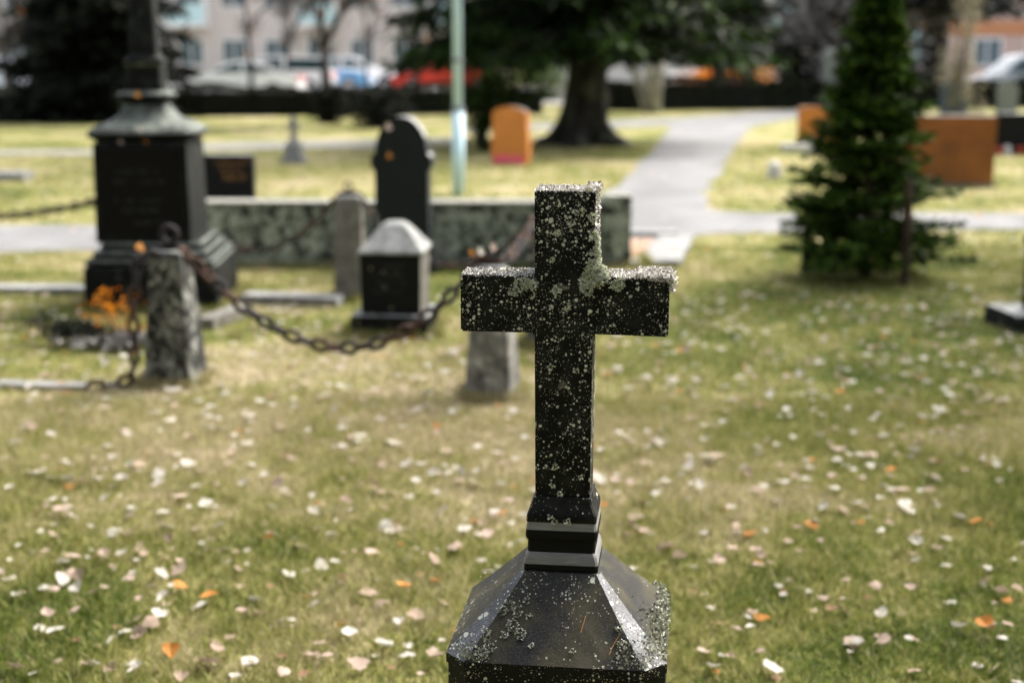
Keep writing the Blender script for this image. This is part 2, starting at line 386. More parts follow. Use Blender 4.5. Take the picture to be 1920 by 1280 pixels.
# ------------------------------------------------------------ ground, paths
bm = bmesh.new(); bmesh.ops.create_grid(bm, x_segments=60, y_segments=60, size=350)
for v in bm.verts: v.co.y += 200
tag(from_bm('ground', bm, M_lawn), kind='structure')
def sheet(name, pts, z, mat):
    bm = bmesh.new(); vv = [bm.verts.new((p[0], p[1], z)) for p in pts]
    for t in tessellate_polygon([[V((p[0], p[1], 0)) for p in pts]]):
        try: bm.faces.new([vv[i] for i in t])
        except ValueError: pass
    tag(from_bm(name, bm, mat), kind='structure')
    return [(p[0], p[1]) for p in pts]
g = lambda x, y: tuple(G(x, y)[:2])
PATHS = []
def smoothpoly(pts, amp=.05, step=.5):
    out = []
    for i, p in enumerate(pts):
        q = pts[(i + 1) % len(pts)]; L = math.dist(p, q); n = max(1, min(60, int(L / step)))
        for k in range(n):
            t = k / n; x = p[0] + (q[0] - p[0]) * t; y = p[1] + (q[1] - p[1]) * t
            a = noise.noise((x * 1.3, y * 1.3, 3)) * amp * 2
            out.append((x + a, y + a * .6))
    return out
mainp = [g(1150, 452), g(1288, 452), g(1313, 441), g(1360, 438), g(1500, 437), g(1700, 434), g(2100, 428), g(2400, 424), g(2400, 400), g(2100, 402), g(1700, 400), g(1500, 401), g(1400, 401), g(1345, 397), g(1318, 390), g(1312, 380), g(1325, 360), g(1352, 320), g(1378, 280), g(1396, 250), g(1420, 236), g(1500, 221), g(1600, 214), g(1600, 206), g(1500, 207), g(1400, 212), g(1270, 222), g(1120, 228), g(860, 240), g(860, 248), g(1128, 240), g(1262, 236), g(1240, 262), g(1208, 300), g(1172, 335), g(1120, 385), g(1000, 412), g(900, 424), g(500, 424), g(200, 424), g(-300, 424), g(-300, 476), g(0, 474), g(200, 472), g(500, 470), g(900, 466), g(1100, 458)]
PATHS.append(sheet('path', smoothpoly(mainp, .09, .3), .006, M_path))
far1 = [g(-400, 292), g(175, 292), g(420, 282), g(700, 279), g(880, 268), g(880, 258), g(700, 262), g(420, 268), g(175, 282), g(-400, 285)]
PATHS.append(sheet('path', smoothpoly(far1), .010, mat_gravel('worn_path', (.12, .115, .10), (.17, .165, .14))))
bm = BX(-80, 90, 46.0, 72, -.05, .02); tag(from_bm('parking_lot', bm, M_asph), kind='structure')

def inside(x, y, poly):
    x = np.asarray(x); y = np.asarray(y); r = np.zeros(x.shape, bool); j = len(poly) - 1
    for i in range(len(poly)):
        xi, yi = poly[i]; xj, yj = poly[j]
        c = ((yi > y) != (yj > y)) & (x < (xj - xi) * (y - yi) / ((yj - yi) or 1e-9) + xi)
        r ^= c; j = i
    return r
def lawn_points(n, d0, d1, margin=.42, near=True):
    "random spots on the lawn between two distances, none on a path"
    y = np.sqrt(RNG.random(n) * (d1 * d1 - d0 * d0) + d0 * d0); x = (RNG.random(n) * 2 - 1) * y * margin
    keep = np.ones(n, bool)
    for p in PATHS: keep &= ~inside(x, y, p)
    return x[keep], y[keep]
def grass(n, d0, d1, hmin, hmax, wd, clump=.0):
    x, y = lawn_points(n, d0, d1)
    k = np.sin(x * 5.1 + 1.3 * np.sin(y * 3.7)) * np.sin(y * 4.3 + 1.1 * np.sin(x * 6.1)); k2 = np.sin(x * 17 + y * 9) * np.sin(y * 19 - x * 7)
    h = (hmin + (hmax - hmin) * RNG.random(len(x)) ** 1.6) * (1 + .35 * k + .25 * k2)
    D = np.stack([RNG.normal(0, .75, len(x)), RNG.normal(0, .75, len(x)), np.ones(len(x)) * .9], 1)
    return np.stack([x, y, np.zeros(len(x))], 1), D, h, np.full(len(x), wd) * (.6 + .8 * RNG.random(len(x)))
parts = [grass(16000, 2.6, 7.5, .05, .095, .0042), grass(190000, 2.6, 6.5, .014, .060, .0048), grass(90000, 6.5, 12, .018, .05, .008), grass(60000, 12, 26, .02, .06, .016)]
def tufts(cx_, cy_, hx, hy, n, h=.07):
    t_ = RNG.random(n) * 4; sd_ = t_.astype(int); f = (t_ % 1) * 2 - 1; o_ = np.abs(RNG.normal(0, .025, n)) + .005
    x = np.where(sd_ == 0, f * hx, np.where(sd_ == 1, f * hx, np.where(sd_ == 2, -hx - o_, hx + o_))); y = np.where(sd_ == 0, -hy - o_, np.where(sd_ == 1, hy + o_, f * hy))
    D = np.stack([RNG.normal(0, .35, n), RNG.normal(0, .35, n), np.ones(n)], 1)
    return np.stack([x + cx_, y + cy_, np.zeros(n)], 1), D, h * (.4 + .8 * RNG.random(n)), np.full(n, .006)
for (px_, py_, hx_, hy_, off) in ((331, 716, .12, .12, 0), (924, 742, .11, .11, 0), (1020, 648, .1, .1, 0), (658, 562, .1, .1, 0), (738, 632, .23, .23, .2), (1622, 520, .35, .3, 0)):
    q_ = G(px_, py_); parts.append(tufts(q_.x, q_.y + off, hx_, hy_, 1100))
parts.append(tufts(-2.30, 9.28, .44, .48, 2500)); parts.append(tufts(-.9, 10.88, 1.9, .16, 7000, .08))
P_, D_, L_, W_ = [np.concatenate([p[i] for p in parts]) for i in range(4)]
tag(blades('grass', P_, D_, L_, W_, M_grass), 'short patchy autumn lawn grass with straw coloured bare spots', 'grass', kind='stuff')

# ------------------------------------------------------------ the lichened cross (in focus)
cx, cy = .092, 2.395
root = empty('cross_gravestone', (cx, cy, 0), R(-7))
tag(root, 'black lichen covered stone cross in sharp focus on a hipped pedestal', 'grave cross')
T = .043; ZT = 1.377; ZA1, ZA0 = 1.234, 1.137; HS = .049; HA = .1755
def cross_mesh():
    bm = bmesh.new()
    pts = [(-HS + .002, .835), (HS - .002, .835), (HS, ZA0), (HA, ZA0 - .002), (HA, ZA1 - .001), (HS + .001, ZA1), (HS + .003, ZT - .001), (-HS - .001, ZT), (-HS, ZA1), (-HA, ZA1), (-HA, ZA0), (-HS, ZA0)]
    prism(bm, pts, -T, T); bmesh.ops.recalc_face_normals(bm, faces=bm.faces[:])
    es = [e for e in bm.edges if e.calc_face_angle(0) > .5]
    bmesh.ops.bevel(bm, geom=es, offset=.003, segments=2, affect='EDGES')
    return bm
from_bm('cross', cross_mesh(), [M_cross, M_lit], root, top=2)
col = [(.069, .722), (.070, .738), (.066, .756), (.062, .764), (.0625, .768), (.0635, .786), (.067, .789), (.067, .797), (.064, .812), (.0605, .819), (.0565, .835), (.0500, .847), (.0488, .862)]
collar_prof = [(.062, .712), (.0638, .718), (.0642, .726), (.0640, .734), (.0628, .742), (.0608, .749), (.0588, .7535), (.0582, .7545), (.0580, .776), (.0600, .7775), (.0615, .782), (.0618, .787), (.0612, .795), (.0602, .802), (.0588, .8085)]
from_bm('collar', squarelathe(collar_prof, .004), [M_black, M_collar], root, top=.14, bevel=.0015)  # upward collar faces pale, the rest black: caught light put into the colour
from_bm('neck', squarelathe([(.0600, .8090), (.0605, .813), (.0595, .822), (.0555, .831), (.0515, .840), (.0498, .850)], .003), [M_cross, M_cap], root)
# hipped octagonal roof of the pedestal
E, CH = .187, .036
bm = bmesh.new()
def oct_(h, z, c): return [bm.verts.new((x, y, z)) for x, y in ring_pts(h, h, c)]
a = oct_(E, .585, CH); b_ = oct_(E, .602, CH); m_ = oct_(.130, .6585, CH * .54 + .004); c_ = oct_(.070, .722, .008)
for p, q in ((a, b_), (b_, m_), (m_, c_)):
    for i in range(8):
        f = bm.faces.new((p[i], p[(i + 1) % 8], q[(i + 1) % 8], q[i]))
        f.material_index = 2 if p is a else (1 if i % 2 == 1 else 0)
bm.faces.new(c_)
bm.faces.new(a[::-1])
es = [e for e in bm.edges if len(e.link_faces) == 2 and e.calc_face_angle(0) > .2]
bmesh.ops.bevel(bm, geom=es, offset=.003, segments=2, affect='EDGES')
me = bpy.data.meshes.new('cap'); bm.to_mesh(me); bm.free(); link('cap', me, [M_roof, M_hip, M_die], root)
from_bm('die', squarelathe([(E - .003, .18), (E - .003, .5845)], CH), M_die, root, bevel=.003)
from_bm('base', squarelathe([(.26, -.03), (.26, .15), (.235, .18)], 0), M_die, root, bevel=.006)
# leafy lichen rosettes and crust
def crust(name, regions, mat, parent, lab=None):
    P = []; D = []; L = []; W = []
    for (x0, x1, y0, y1, z0, z1, n, sz, nrm) in regions:
        q = RNG.random((n, 3)); P.append(np.stack([x0 + (x1 - x0) * q[:, 0], y0 + (y1 - y0) * q[:, 1], z0 + (z1 - z0) * q[:, 2]], 1))
        D.append(RNG.normal(size=(n, 3)) * .6 + np.array(nrm)); s = sz * (.5 + RNG.random(n)); L.append(s); W.append(s * (.6 + .6 * RNG.random(n)))
    o = blades(name, np.concatenate(P), np.concatenate(D), np.concatenate(L), np.concatenate(W), mat, parent)
    if lab: o['label'] = lab
    return o
zt = ZT; t = T
crust('lichen', [(-HS, HS, -t, t, zt - .002, zt + .001, 2600, .0036, (0, 0, .7)), (HS - .015, HS + .008, -t, t, zt - .003, zt + .004, 500, .006, (.3, 0, .7)),
    (-HA, -HS, -t, t, ZA1 - .002, ZA1 + .0003, 2400, .0028, (0, 0, .6)), (HS, HA, -t, t, ZA1 - .002, ZA1 + .001, 3000, .0036, (0, 0, .7)),
    (HA - .055, HA + .004, -t, t, ZA1 - .001, ZA1 + .004, 1300, .0055, (.2, 0, .8)), (HA - .004, HA + .006, -t, t * .6, ZA1 - .022, ZA1 + .002, 500, .007, (.7, -.2, .1)),
    (HS, HS + .004, -t, t, 1.25, ZT, 900, .004, (.8, -.2, 0)), (HA - .03, HA - .002, -t - .001, -t, ZA1 - .004, ZA1, 120, .004, (0, -.6, .4))], M_crust, root, 'pale crumbly lichen crust on top of the arms')
def rosette(regs, name='lichen', lab='grey green leafy lichen rosettes at the crossing'):
    P = []; D = []; L = []; W = []
    for (x, y, z, r, n, nrm) in regs:
        nv = Vector(nrm).normalized(); u = nv.orthogonal().normalized(); v = nv.cross(u)
        for k in range(n):
            a = random.random() * 6.283; rr = r * math.sqrt(random.random()) * (1 + .25 * math.sin(3 * a + x * 900)); d = u * math.cos(a) + v * math.sin(a)
            p = Vector((x, y, z)) + d * rr + nv * (.0035 * (1 - rr / r) + .001)
            P.append(p); D.append(d * .6 + nv * (.3 + .5 * random.random()) + Vector((random.gauss(0, .3), random.gauss(0, .3), random.gauss(0, .3)))); L.append(.0025 + .0035 * random.random()); W.append(.003 + .003 * random.random())
    o = blades(name, [tuple(p) for p in P], [tuple(d) for d in D], L, W, M_folio, root); o['label'] = lab
F = -T - .0005
rosette([(.044, F, 1.232, .017, 420, (0, -1, 0)), (.050, F, 1.250, .012, 220, (.3, -1, 0)), (.058, F - .001, 1.236, .014, 260, (0, -1, .3)), (.062, F + .01, 1.243, .012, 220, (0, -.5, 1)), (.040, F, 1.214, .010, 160, (0, -1, 0)),
    (.052, F + .004, 1.278, .009, 160, (.7, -.8, 0)), (.053, F + .008, 1.292, .009, 160, (1, -.3, 0)), (.049, F, 1.305, .007, 90, (.4, -1, 0)), (.054, F + .015, 1.262, .008, 140, (1, -.4, 0)), (.047, F, 1.335, .006, 60, (.3, -1, 0)),
    (.088, F, 1.222, .009, 130, (0, -1, 0)), (.095, F, 1.226, .007, 80, (0, -1, 0)), (-.075, F, 1.216, .011, 120, (0, -1, 0)), (-.063, F, 1.222, .009, 110, (0, -1, 0)), (-.050, F, 1.219, .007, 60, (0, -1, 0)), (-.085, F, 1.208, .006, 40, (0, -1, 0)),
    (-.012, F, 1.212, .0065, 55, (0, -1, 0)), (.012, F, 1.325, .004, 22, (0, -1, 0)), (.033, F, 1.345, .004, 24, (0, -1, 0)), (.020, F, 1.343, .0035, 20, (0, -1, 0)), (-.02, F, 1.263, .004, 22, (0, -1, 0)), (.006, F, 1.185, .005, 30, (0, -1, 0)),
    (-.02, F, 1.08, .0042, 24, (0, -1, 0)), (.022, F, 1.075, .0036, 18, (0, -1, 0)), (-.012, F, .905, .0045, 34, (0, -1, 0)), (.032, F, .888, .003, 16, (0, -1, 0)), (-.018, F, .872, .003, 16, (0, -1, 0)), (-.004, F, .857, .0035, 20, (0, -1, 0)), (-.012, -.0605, .812, .004, 24, (0, -1, 0)), (.012, -.0605, .812, .0045, 28, (0, -1, .3)), (-.02, -.060, .82, .0032, 16, (0, -1, 0))])
# crust along the right and back eaves and the corners of the pedestal
def on_cap(x, y):
    h = max(abs(x), abs(y)); return .602 + (E - h) / (E - .070) * .12
P = []; D = []; L = []; W = []
def cap_crust(n, fx, fy, size):
    for k in range(n):
        x, y = fx(), fy()
        if abs(x) + abs(y) > 2 * E - CH: continue
        z = on_cap(x, y) + .001; P.append((x, y, z)); D.append((random.gauss(0, .6), random.gauss(0, .6), .7)); s = size * (.4 + random.random()); L.append(s); W.append(s)
U = random.uniform
cap_crust(900, lambda: E - abs(random.gauss(0, .009)), lambda: U(-.02, E), .0055)
cap_crust(700, lambda: U(-E, E), lambda: E - abs(random.gauss(0, .009)), .0055)
cap_crust(450, lambda: E - abs(random.gauss(0, .02)), lambda: U(-E + .01, 0), .005)
cap_crust(260, lambda: U(.10, E), lambda: -E + abs(random.gauss(0, .025)), .005)
cap_crust(330, lambda: -U(.11, E), lambda: -E + abs(random.gauss(0, .012)), .0045)
for (x, y, r, n) in ((-.083, -.115, .007, 40), (-.068, -.122, .008, 50), (-.094, -.122, .006, 34), (-.075, -.14, .009, 60), (-.060, -.15, .008, 46), (-.088, -.152, .005, 26), (-.055, -.108, .004, 18), (-.048, -.128, .004, 18), (-.11, -.165, .01, 50), (-.04, -.163, .003, 14), (.03, -.168, .003, 12), (.105, -.135, .006, 26), (.11, -.158, .007, 36), (-.12, -.15, .008, 40)):
    for k in range(n):
        a_ = U(0, 6.28); q = r * math.sqrt(random.random()); X, Y_ = x + q * math.cos(a_), y + q * math.sin(a_)
        P.append((X, Y_, on_cap(X, Y_) + .0008)); D.append((math.cos(a_), math.sin(a_), .2)); L.append(.004); W.append(.004)
o = blades('lichen', P, D, L, W, M_folio2, root); o['label'] = 'pale lichen along the eaves of the pedestal cap'
# two dry needles lying on the cap
needm = plain('dry_needle', (.42, .19, .06), .6)
for i, (x, y, ang, ln, lab) in enumerate(((.045, -.135, 1.25, .022, 'short straight orange pine needle lying on the pedestal cap'), (.098, -.158, 1.0, .030, 'longer curved pine needle lying nearest the right hip of the cap'))):
    bm = bmesh.new(); pts = []
    for k in range(6):
        t_ = k / 5 - .5; X = x + math.cos(ang) * ln * t_ + .004 * i * (t_ * t_); Y_ = y + math.sin(ang) * ln * t_
        pts.append((X, Y_, on_cap(X, Y_) + .0022))
    tube(bm, pts, .0006, 5); o = from_bm('pine_needle', bm, needm, None, loc=(cx, cy, 0), rz=R(-7)); tag(o, lab, 'pine needle')

# ------------------------------------------------------------ tall obelisk monument, left
mx, my = -2.345, 9.28
root = empty('obelisk_monument', (mx, my, 0), R(3)); tag(root, 'tall black granite obelisk monument with bell shaped cap and stepped base', 'monument')
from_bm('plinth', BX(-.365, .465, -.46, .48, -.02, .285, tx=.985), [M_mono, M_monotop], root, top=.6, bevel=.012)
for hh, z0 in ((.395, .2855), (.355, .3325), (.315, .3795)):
    from_bm('step', squarelathe([(hh - .025, z0), (hh - .022, z0 + .008), (hh, z0 + .016), (hh, z0 + .032), (hh - .006, z0 + .042), (hh - .016, z0 + .0465)], 0, 1.14), [M_mono, M_monotop], root, top=.25, loc=(.045, 0, 0))  # paler rims paint the lit ridges of the steps
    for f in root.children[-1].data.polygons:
        if f.normal.z > .95: f.material_index = 0  # flat treads painted dark as the shade between the ridges
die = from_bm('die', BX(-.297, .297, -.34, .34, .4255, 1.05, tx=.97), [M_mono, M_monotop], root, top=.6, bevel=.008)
from_bm('inscription_panel', BX(-.260, .260, -.3445, -.315, .47, 1.02, tx=1), M_monoface, root)
def marks(parent, rows, y, mat, seed, sz=.018, tilt=0):
    rr = random.Random(seed); bm = bmesh.new()
    for (x0, x1, z) in rows:
        x = x0
        while x < x1:
            w_ = sz * rr.uniform(.5, .9)
            if rr.random() < .82:
                box(bm, x, x + .0035, y - .001, y, z, z + sz)
                if rr.random() < .6: box(bm, x + .0035, x + w_, y - .001, y, z + sz * rr.choice((0, .45, .85)), z + sz * rr.choice((0, .45, .85)) + .003) if 0 else box(bm, x + .0036, x + w_, y - .001, y, z + sz * .45, z + sz * .45 + .003)
                if rr.random() < .5: box(bm, x + w_ + .0002, x + w_ + .0035, y - .001, y, z, z + sz)
            x += w_ + sz * .45
    return from_bm('inscription', bm, mat, parent)
marks(root, [(-.14, .10, .86), (-.17, .13, .80), (-.17, .12, .68), (-.12, .10, .62), (-.05, .12, .54)], -.3447, M_faint, 3, .022)
bell = [(.280, 1.0505), (.290, 1.062), (.322, 1.082), (.332, 1.105), (.315, 1.132), (.27, 1.155), (.20, 1.185), (.155, 1.225), (.138, 1.262), (.125, 1.285)]
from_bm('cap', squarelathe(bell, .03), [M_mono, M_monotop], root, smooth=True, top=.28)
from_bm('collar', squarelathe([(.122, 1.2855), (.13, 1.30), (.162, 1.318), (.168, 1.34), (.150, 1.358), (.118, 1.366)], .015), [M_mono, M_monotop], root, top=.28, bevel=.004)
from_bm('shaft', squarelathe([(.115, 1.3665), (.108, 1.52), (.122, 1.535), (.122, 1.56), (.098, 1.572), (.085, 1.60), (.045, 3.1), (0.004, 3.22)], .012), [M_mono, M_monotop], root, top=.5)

# ------------------------------------------------------------ chain posts
def chain_post(px, py, top_h, rz, label, w0=.124, w1=.080, mat=None, group='granite chain posts round the plot'):
    p = G(px, py); r = empty('chain_post', p, rz); tag(r, label, 'chain post', group)
    bm = squarelathe([(w0, -.03), (w0 * .99, .02), (w1, top_h - .02), (w1 * .86, top_h)], .008, 1.0)
    for v in bm.verts: v.co += Vector((noise.noise(v.co * 9), noise.noise(v.co * 9 + Vector((5, 0, 0))), 0)) * .008
    from_bm('pillar', bm, [mat or M_post, M_cap], r, top=.6, bevel=.006)
    return r, p
r1, p1 = chain_post(331, 716, .66, R(-9), 'front left granite chain post with a rusty ring on its top')
r2, p2 = chain_post(924, 742, .63, R(-13), 'lichen spotted granite chain post half hidden under the left arm of the cross', w0=.115, w1=.078, mat=M_post3)
r3, p3 = chain_post(1020, 648, .69, R(-6), 'granite chain post mostly hidden behind the shaft of the cross', w0=.098, w1=.085)
r4, p4 = chain_post(658, 562, .69, R(0), 'plain grey granite chain post left of the small capped headstone', w0=.098, w1=.085, mat=M_post2)
r5, p5 = chain_post(300, 520, .66, R(0), 'granite chain post behind the tall obelisk monument', w0=.1, w1=.085)
def fitting(r, h, lab=None, big=False, seed=0):
    rr = .040 if big else .026; bm = bmesh.new()
    cyl(bm, (0, 0, h - .01), (0, 0, h + .035), .014, .011)
    tube(bm, [(rr * math.cos(a), 0, h + .035 + rr + rr * math.sin(a)) for a in [i * math.pi / 8 for i in range(16)]], .014 if big else .007, 8, closed=True)
    o = from_bm('ring_bolt', bm, M_iron, r, smooth=True)
    bm = bmesh.new(); cyl(bm, (-.06, 0, h + .012), (.06, 0, h + .018), .016, .013); from_bm('chain_bracket', bm, M_rust if seed else M_iron, r)
fitting(r1, .66, big=True); fitting(r2, .63, seed=1); fitting(r3, .69); fitting(r4, .69); fitting(r5, .66)
def link_mesh(L=.102, Wd=.070, r=.0125, mat=None):
    bm = bmesh.new(); pts = []
    hl = L / 2 - Wd / 2; rr = Wd / 2 - r
    for i in range(16):
        a = 2 * math.pi * i / 16; pts.append((rr * math.cos(a), 0, (hl if math.sin(a) >= -1e-9 and i <= 8 else -hl) + rr * math.sin(a)))
    tube(bm, pts, r, 6, closed=True); me = bpy.data.meshes.new('link'); bm.to_mesh(me); bm.free()
    me.polygons.foreach_set('use_smooth', [True] * len(me.polygons)); me.materials.append(mat); return me
LM = [link_mesh(mat=M_iron), link_mesh(mat=M_rust), link_mesh(.092, .055, .0085, M_iron), link_mesh(.092, .055, .0085, M_rust)]
def chain(points, label, group, pitch=.073, thin=False):
    "lay links along a polyline"
    pts = [Vector(p) for p in points]; seg = [0]
    for a, b in zip(pts, pts[1:]): seg.append(seg[-1] + (b - a).length)
    def at(s):
        for i in range(len(pts) - 1):
            if s <= seg[i + 1]: t = (s - seg[i]) / max(1e-6, seg[i + 1] - seg[i]); return pts[i].lerp(pts[i + 1], t)
        return pts[-1]
    root = empty('chain', (pts[0].x, pts[0].y, 0)); tag(root, label, 'chain', group)
    s = pitch / 2; k = 0
    while s < seg[-1]:
        c = at(s); d = (at(min(s + .02, seg[-1])) - at(max(0, s - .02))).normalized()
        q = d.to_track_quat('Z', 'Y')
        o = bpy.data.objects.new('link', LM[(2 if thin else 0) + (1 if random.random() < .4 else 0)]); COL.objects.link(o); o.parent = root
        o.location = c - root.location; o.rotation_mode = 'QUATERNION'
        o.rotation_quaternion = q @ Quaternion((0, 0, 1), (math.pi / 2 if k % 2 else 0) + random.uniform(-.35, .35)) @ Quaternion((0, 1, 0), random.uniform(-.08, .08)); s += pitch; k += 1
    return root
def sagline(a, b, sag, skew=.0, n=40):
    return [a.lerp(b, i / n) + Vector((0, 0, -sag * 4 * (i / n) * (1 - i / n) * (1 + skew * (i / n - .5)))) for i in range(n + 1)]
CG = 'rusty chains strung between the posts'
V = Vector
chain(sagline(p1 + V((.06, -.02, .67)), p2 + V((-.06, 0, .65)), .45, .25), 'heavy rusty chain sagging between the two front posts', CG)
chain(sagline(p2 + V((.06, 0, .65)), p3 + V((-.06, 0, .71)), .03), 'short rusty chain rising behind the left arm of the cross', CG)
chain(sagline(p4 + V((.06, 0, .70)), p3 + V((-.05, .03, .71)), .36), 'rusty chain dropping behind the small capped headstone', CG, thin=True)
chain(sagline(p4 + V((-.06, 0, .70)), p5 + V((.05, 0, .67)), .42), 'dark rusty chain hanging in front of the lichened low wall', CG, thin=True)
pl = G(-420, 470); chain(sagline(p5 + V((-.05, 0, .67)), pl + V((0, 0, .66)), .30), 'dark chain hanging across the left edge beside the tall monument', CG)
q0 = p1 + V((-.06, -.09, .67))
chain([q0, q0 + V((-.07, -.02, -.05)), q0 + V((-.105, -.03, -.28)), q0 + V((-.11, -.03, -.54)), q0 + V((-.13, -.04, -.625)), q0 + V((-.20, -.07, -.645)), q0 + V((-.30, -.10, -.65))], 'loose chain end hanging down the front left post to the grass', CG)
o = chain_post(-420, 470, .66, R(0), 'granite chain post at far left edge past the frame', w0=.1, w1=.085); fitting(o[0], .66)

# ------------------------------------------------------------ low lichened wall and headstones around it
Yw = 10.75
xl, xr = AT(330, 430, Yw).x, AT(1130, 430, Yw).x; xe = AT(1183, 430, Yw).x
root = empty('low_wall', ((xl + xr) / 2, Yw, 0)); tag(root, 'low dark granite wall blotched with pale green lichen and pale coping', 'wall')
L_ = (xr - xl) / 2
from_bm('wall', BX(-L_, L_, 0, .26, -.02, .475), M_wall, root)
from_bm('coping', BX(-L_, L_, -.012, .27, .4755, .497), M_walltop, root, bevel=.006)
from_bm('end_block', BX(L_ + .002, L_ + (xe - xr), -.02, .30, -.02, .545), [M_wall, M_walltop], root, top=.6, bevel=.008)

def head_outline(w, h, kind):
    hw = w / 2; pts = []
    if kind == 'round':
        sh = h * .72; rw = hw * .86
        pts = [(-hw * .88, 0), (hw * .88, 0), (hw * .88, sh * .86), (hw, sh * .89), (hw, sh * 1.0), (rw, sh * 1.03)]
        for i in range(1, 14):
            a = math.pi * i / 14; pts.append((rw * math.cos(a), sh * 1.03 + (h - sh * 1.03) * math.sin(a)))
        pts += [(-rw, sh * 1.03), (-hw, sh), (-hw, sh * .89), (-hw * .88, sh * .86)]
    elif kind == 'arch':
        sh = h * .86
        pts = [(-hw * .95, 0), (hw * .95, 0), (hw, h * .06), (hw * 1.0, h * .3), (hw * .93, h * .62), (hw * .93, sh)]
        for i in range(1, 12):
            a = math.pi * i / 12; pts.append((hw * .93 * math.cos(a), sh + (h - sh) * math.sin(a)))
        pts += [(-hw * .93, sh), (-hw * .93, h * .62), (-hw, h * .3), (-hw, h * .06)]
    elif kind == 'slant':
        pts = [(-hw, 0), (hw, 0), (hw, h * .8), (hw * .4, h * .92), (-hw * .2, h), (-hw, h * .985)]
    else: pts = [(-hw, 0), (hw, 0), (hw, h), (-hw, h)]
    return pts
def headstone(name, loc, w, h, th, kind, mats, label, rz=0, parts=None, base=None, top=.25, bevel=.01):
    r = empty(name, loc, rz); tag(r, label, 'headstone')
    z0 = base[2] if base else -.02
    bm = bmesh.new(); prism(bm, [(x, z + max(0, z0)) for x, z in head_outline(w, h - max(0, z0), kind)], -th / 2, th / 2)
    from_bm('slab', bm, mats, r, top=top, bevel=bevel)
    if base: from_bm('base', BX(-base[0] / 2, base[0] / 2, -base[1] / 2, base[1] / 2, -.02, base[2] - .0005), base[3], r, bevel=.01)
    return r
headstone('headstone', (AT(757, 430, 10.5).x, 10.52, 0), .445, 1.15, .17, 'round', [M_dark, M_grey], 'tall black headstone with rounded top and shoulders at the low wall', rz=R(-5), base=(.5, .24, .12, M_mono))
# leaves stuck to it are things of their own, further down
# small stone with pyramid cap
pb = G(738, 632); root = empty('headstone', pb + V((0, .2, 0)), R(-5)); tag(root, 'small black pedestal headstone with pale hipped cap on a square base', 'headstone')
from_bm('base', BX(-.225, .225, -.225, .225, -.02, .125, tx=.99), [M_small, M_cap], root, top=.6, bevel=.012)
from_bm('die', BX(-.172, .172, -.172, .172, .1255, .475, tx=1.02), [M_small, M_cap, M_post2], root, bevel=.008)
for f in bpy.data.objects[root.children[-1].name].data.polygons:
    if f.normal.x > .6: f.material_index = 2  # right side alone paler: weathered granite with its sunlight put into the colour
bm = squarelathe([(.182, .4755), (.190, .482), (.188, .492), (.075, .625), (.045, .645), (.015, .650)], 0)
from_bm('cap', bm, M_cap, root, bevel=.006)
marks(root, [(-.08, .08, .40), (-.10, .10, .345), (-.08, .10, .30), (-.10, .06, .25)], -.1745, M_faint, 5, .018)
# black stone with gold lettering behind the wall
root = headstone('headstone', (AT(432, 330, 13.0).x, 13.0, 0), .44, .70, .14, 'flat', [M_black, M_grey], 'low black headstone with gold lettering behind the low wall', top=.5)
marks(root, [(-.12, .16, .62), (-.08, .12, .56), (-.08, .14, .47), (-.05, .14, .50)], -.0715, M_gold, 9, .028)
# orange arched stone with a pink band
pb = G(958, 308); root = headstone('headstone', pb, .56, .84, .18, 'arch', [M_orange, M_grey], 'glossy orange granite headstone with arched top and pink flowers at its foot', rz=R(-14), base=(.52, .2, .05, M_orange), top=.5)
bm = BX(-.22, .22, -.13, -.094, .02, .12); bmesh.ops.subdivide_edges(bm, edges=bm.edges[:], cuts=3, use_grid_fill=True)
for v in bm.verts: v.co += V((0, noise.noise(v.co * 14), noise.noise(v.co * 18))) * .02
o = from_bm('flower_row', bm, M_pinkband, None, loc=pb, rz=R(-14)); tag(o, 'row of pink flowers at the foot of the orange headstone', 'flowers')
# far small grey cross
pb = G(552, 306); root = empty('cross_gravestone', pb, R(-6)); tag(root, 'small pale grey cross on a stepped pedestal far back on the lawn', 'grave cross')
from_bm('base', BX(-.17, .17, -.17, .17, -.02, .10, tx=.95), M_grey, root, bevel=.01)
from_bm('die', BX(-.12, .12, -.12, .12, .1005, .28, tx=.92), M_grey, root, bevel=.008)
from_bm('neck', BX(-.10, .10, -.10, .10, .2805, .35, tx=.55), M_grey, root, bevel=.008)
bm = bmesh.new(); prism(bm, [(-.045, .3505), (.045, .3505), (.04, .54), (.10, .54), (.10, .60), (.035, .60), (.035, .69), (-.035, .69), (-.035, .60), (-.10, .60), (-.10, .54), (-.04, .54)], -.04, .04)
from_bm('cross', bm, M_grey, root, bevel=.006)
# right hand group
pb = G(1772, 350); root = headstone('headstone', pb, 1.10, .86, .18, 'flat', [M_brown, M_grey], 'wide brown red granite headstone right of the young spruce', rz=R(-4), base=(1.14, .24, .05, M_greyd), top=.5)
marks(root, [(-.28, .26, .66), (-.34, .30, .50), (-.20, .22, .38)], -.0915, plain('dark_lettering', (.04, .02, .01)), 12, .045)
pb = G(1930, 290); root = headstone('headstone', pb, 1.15, .66, .2, 'flat', [M_black, M_grey], 'wide black headstone cut by the right frame edge', rz=R(0), top=.5)
tag(from_bm('grave_lantern', squarelathe([(.05, 0), (.055, .02), (.05, .12), (.03, .15), (.01, .16)], .01), M_white, None, loc=G(1882, 290) + V((0, -.15, 0)), bevel=.004), 'white grave lantern in front of the black headstone at right', 'lantern')
for px_, lb in ((1866, 'red flower pot left of the white lantern'), (1906, 'red flower pot right of the white lantern')):
    tag(from_bm('flower_pot', squarelathe([(.035, 0), (.055, .10), (.06, .105), (.055, .13)], .015), plain('red_pot', (.35, .05, .02)), None, loc=G(px_, 290) + V((0, -.16, 0)), bevel=.004), lb, 'flower pot')
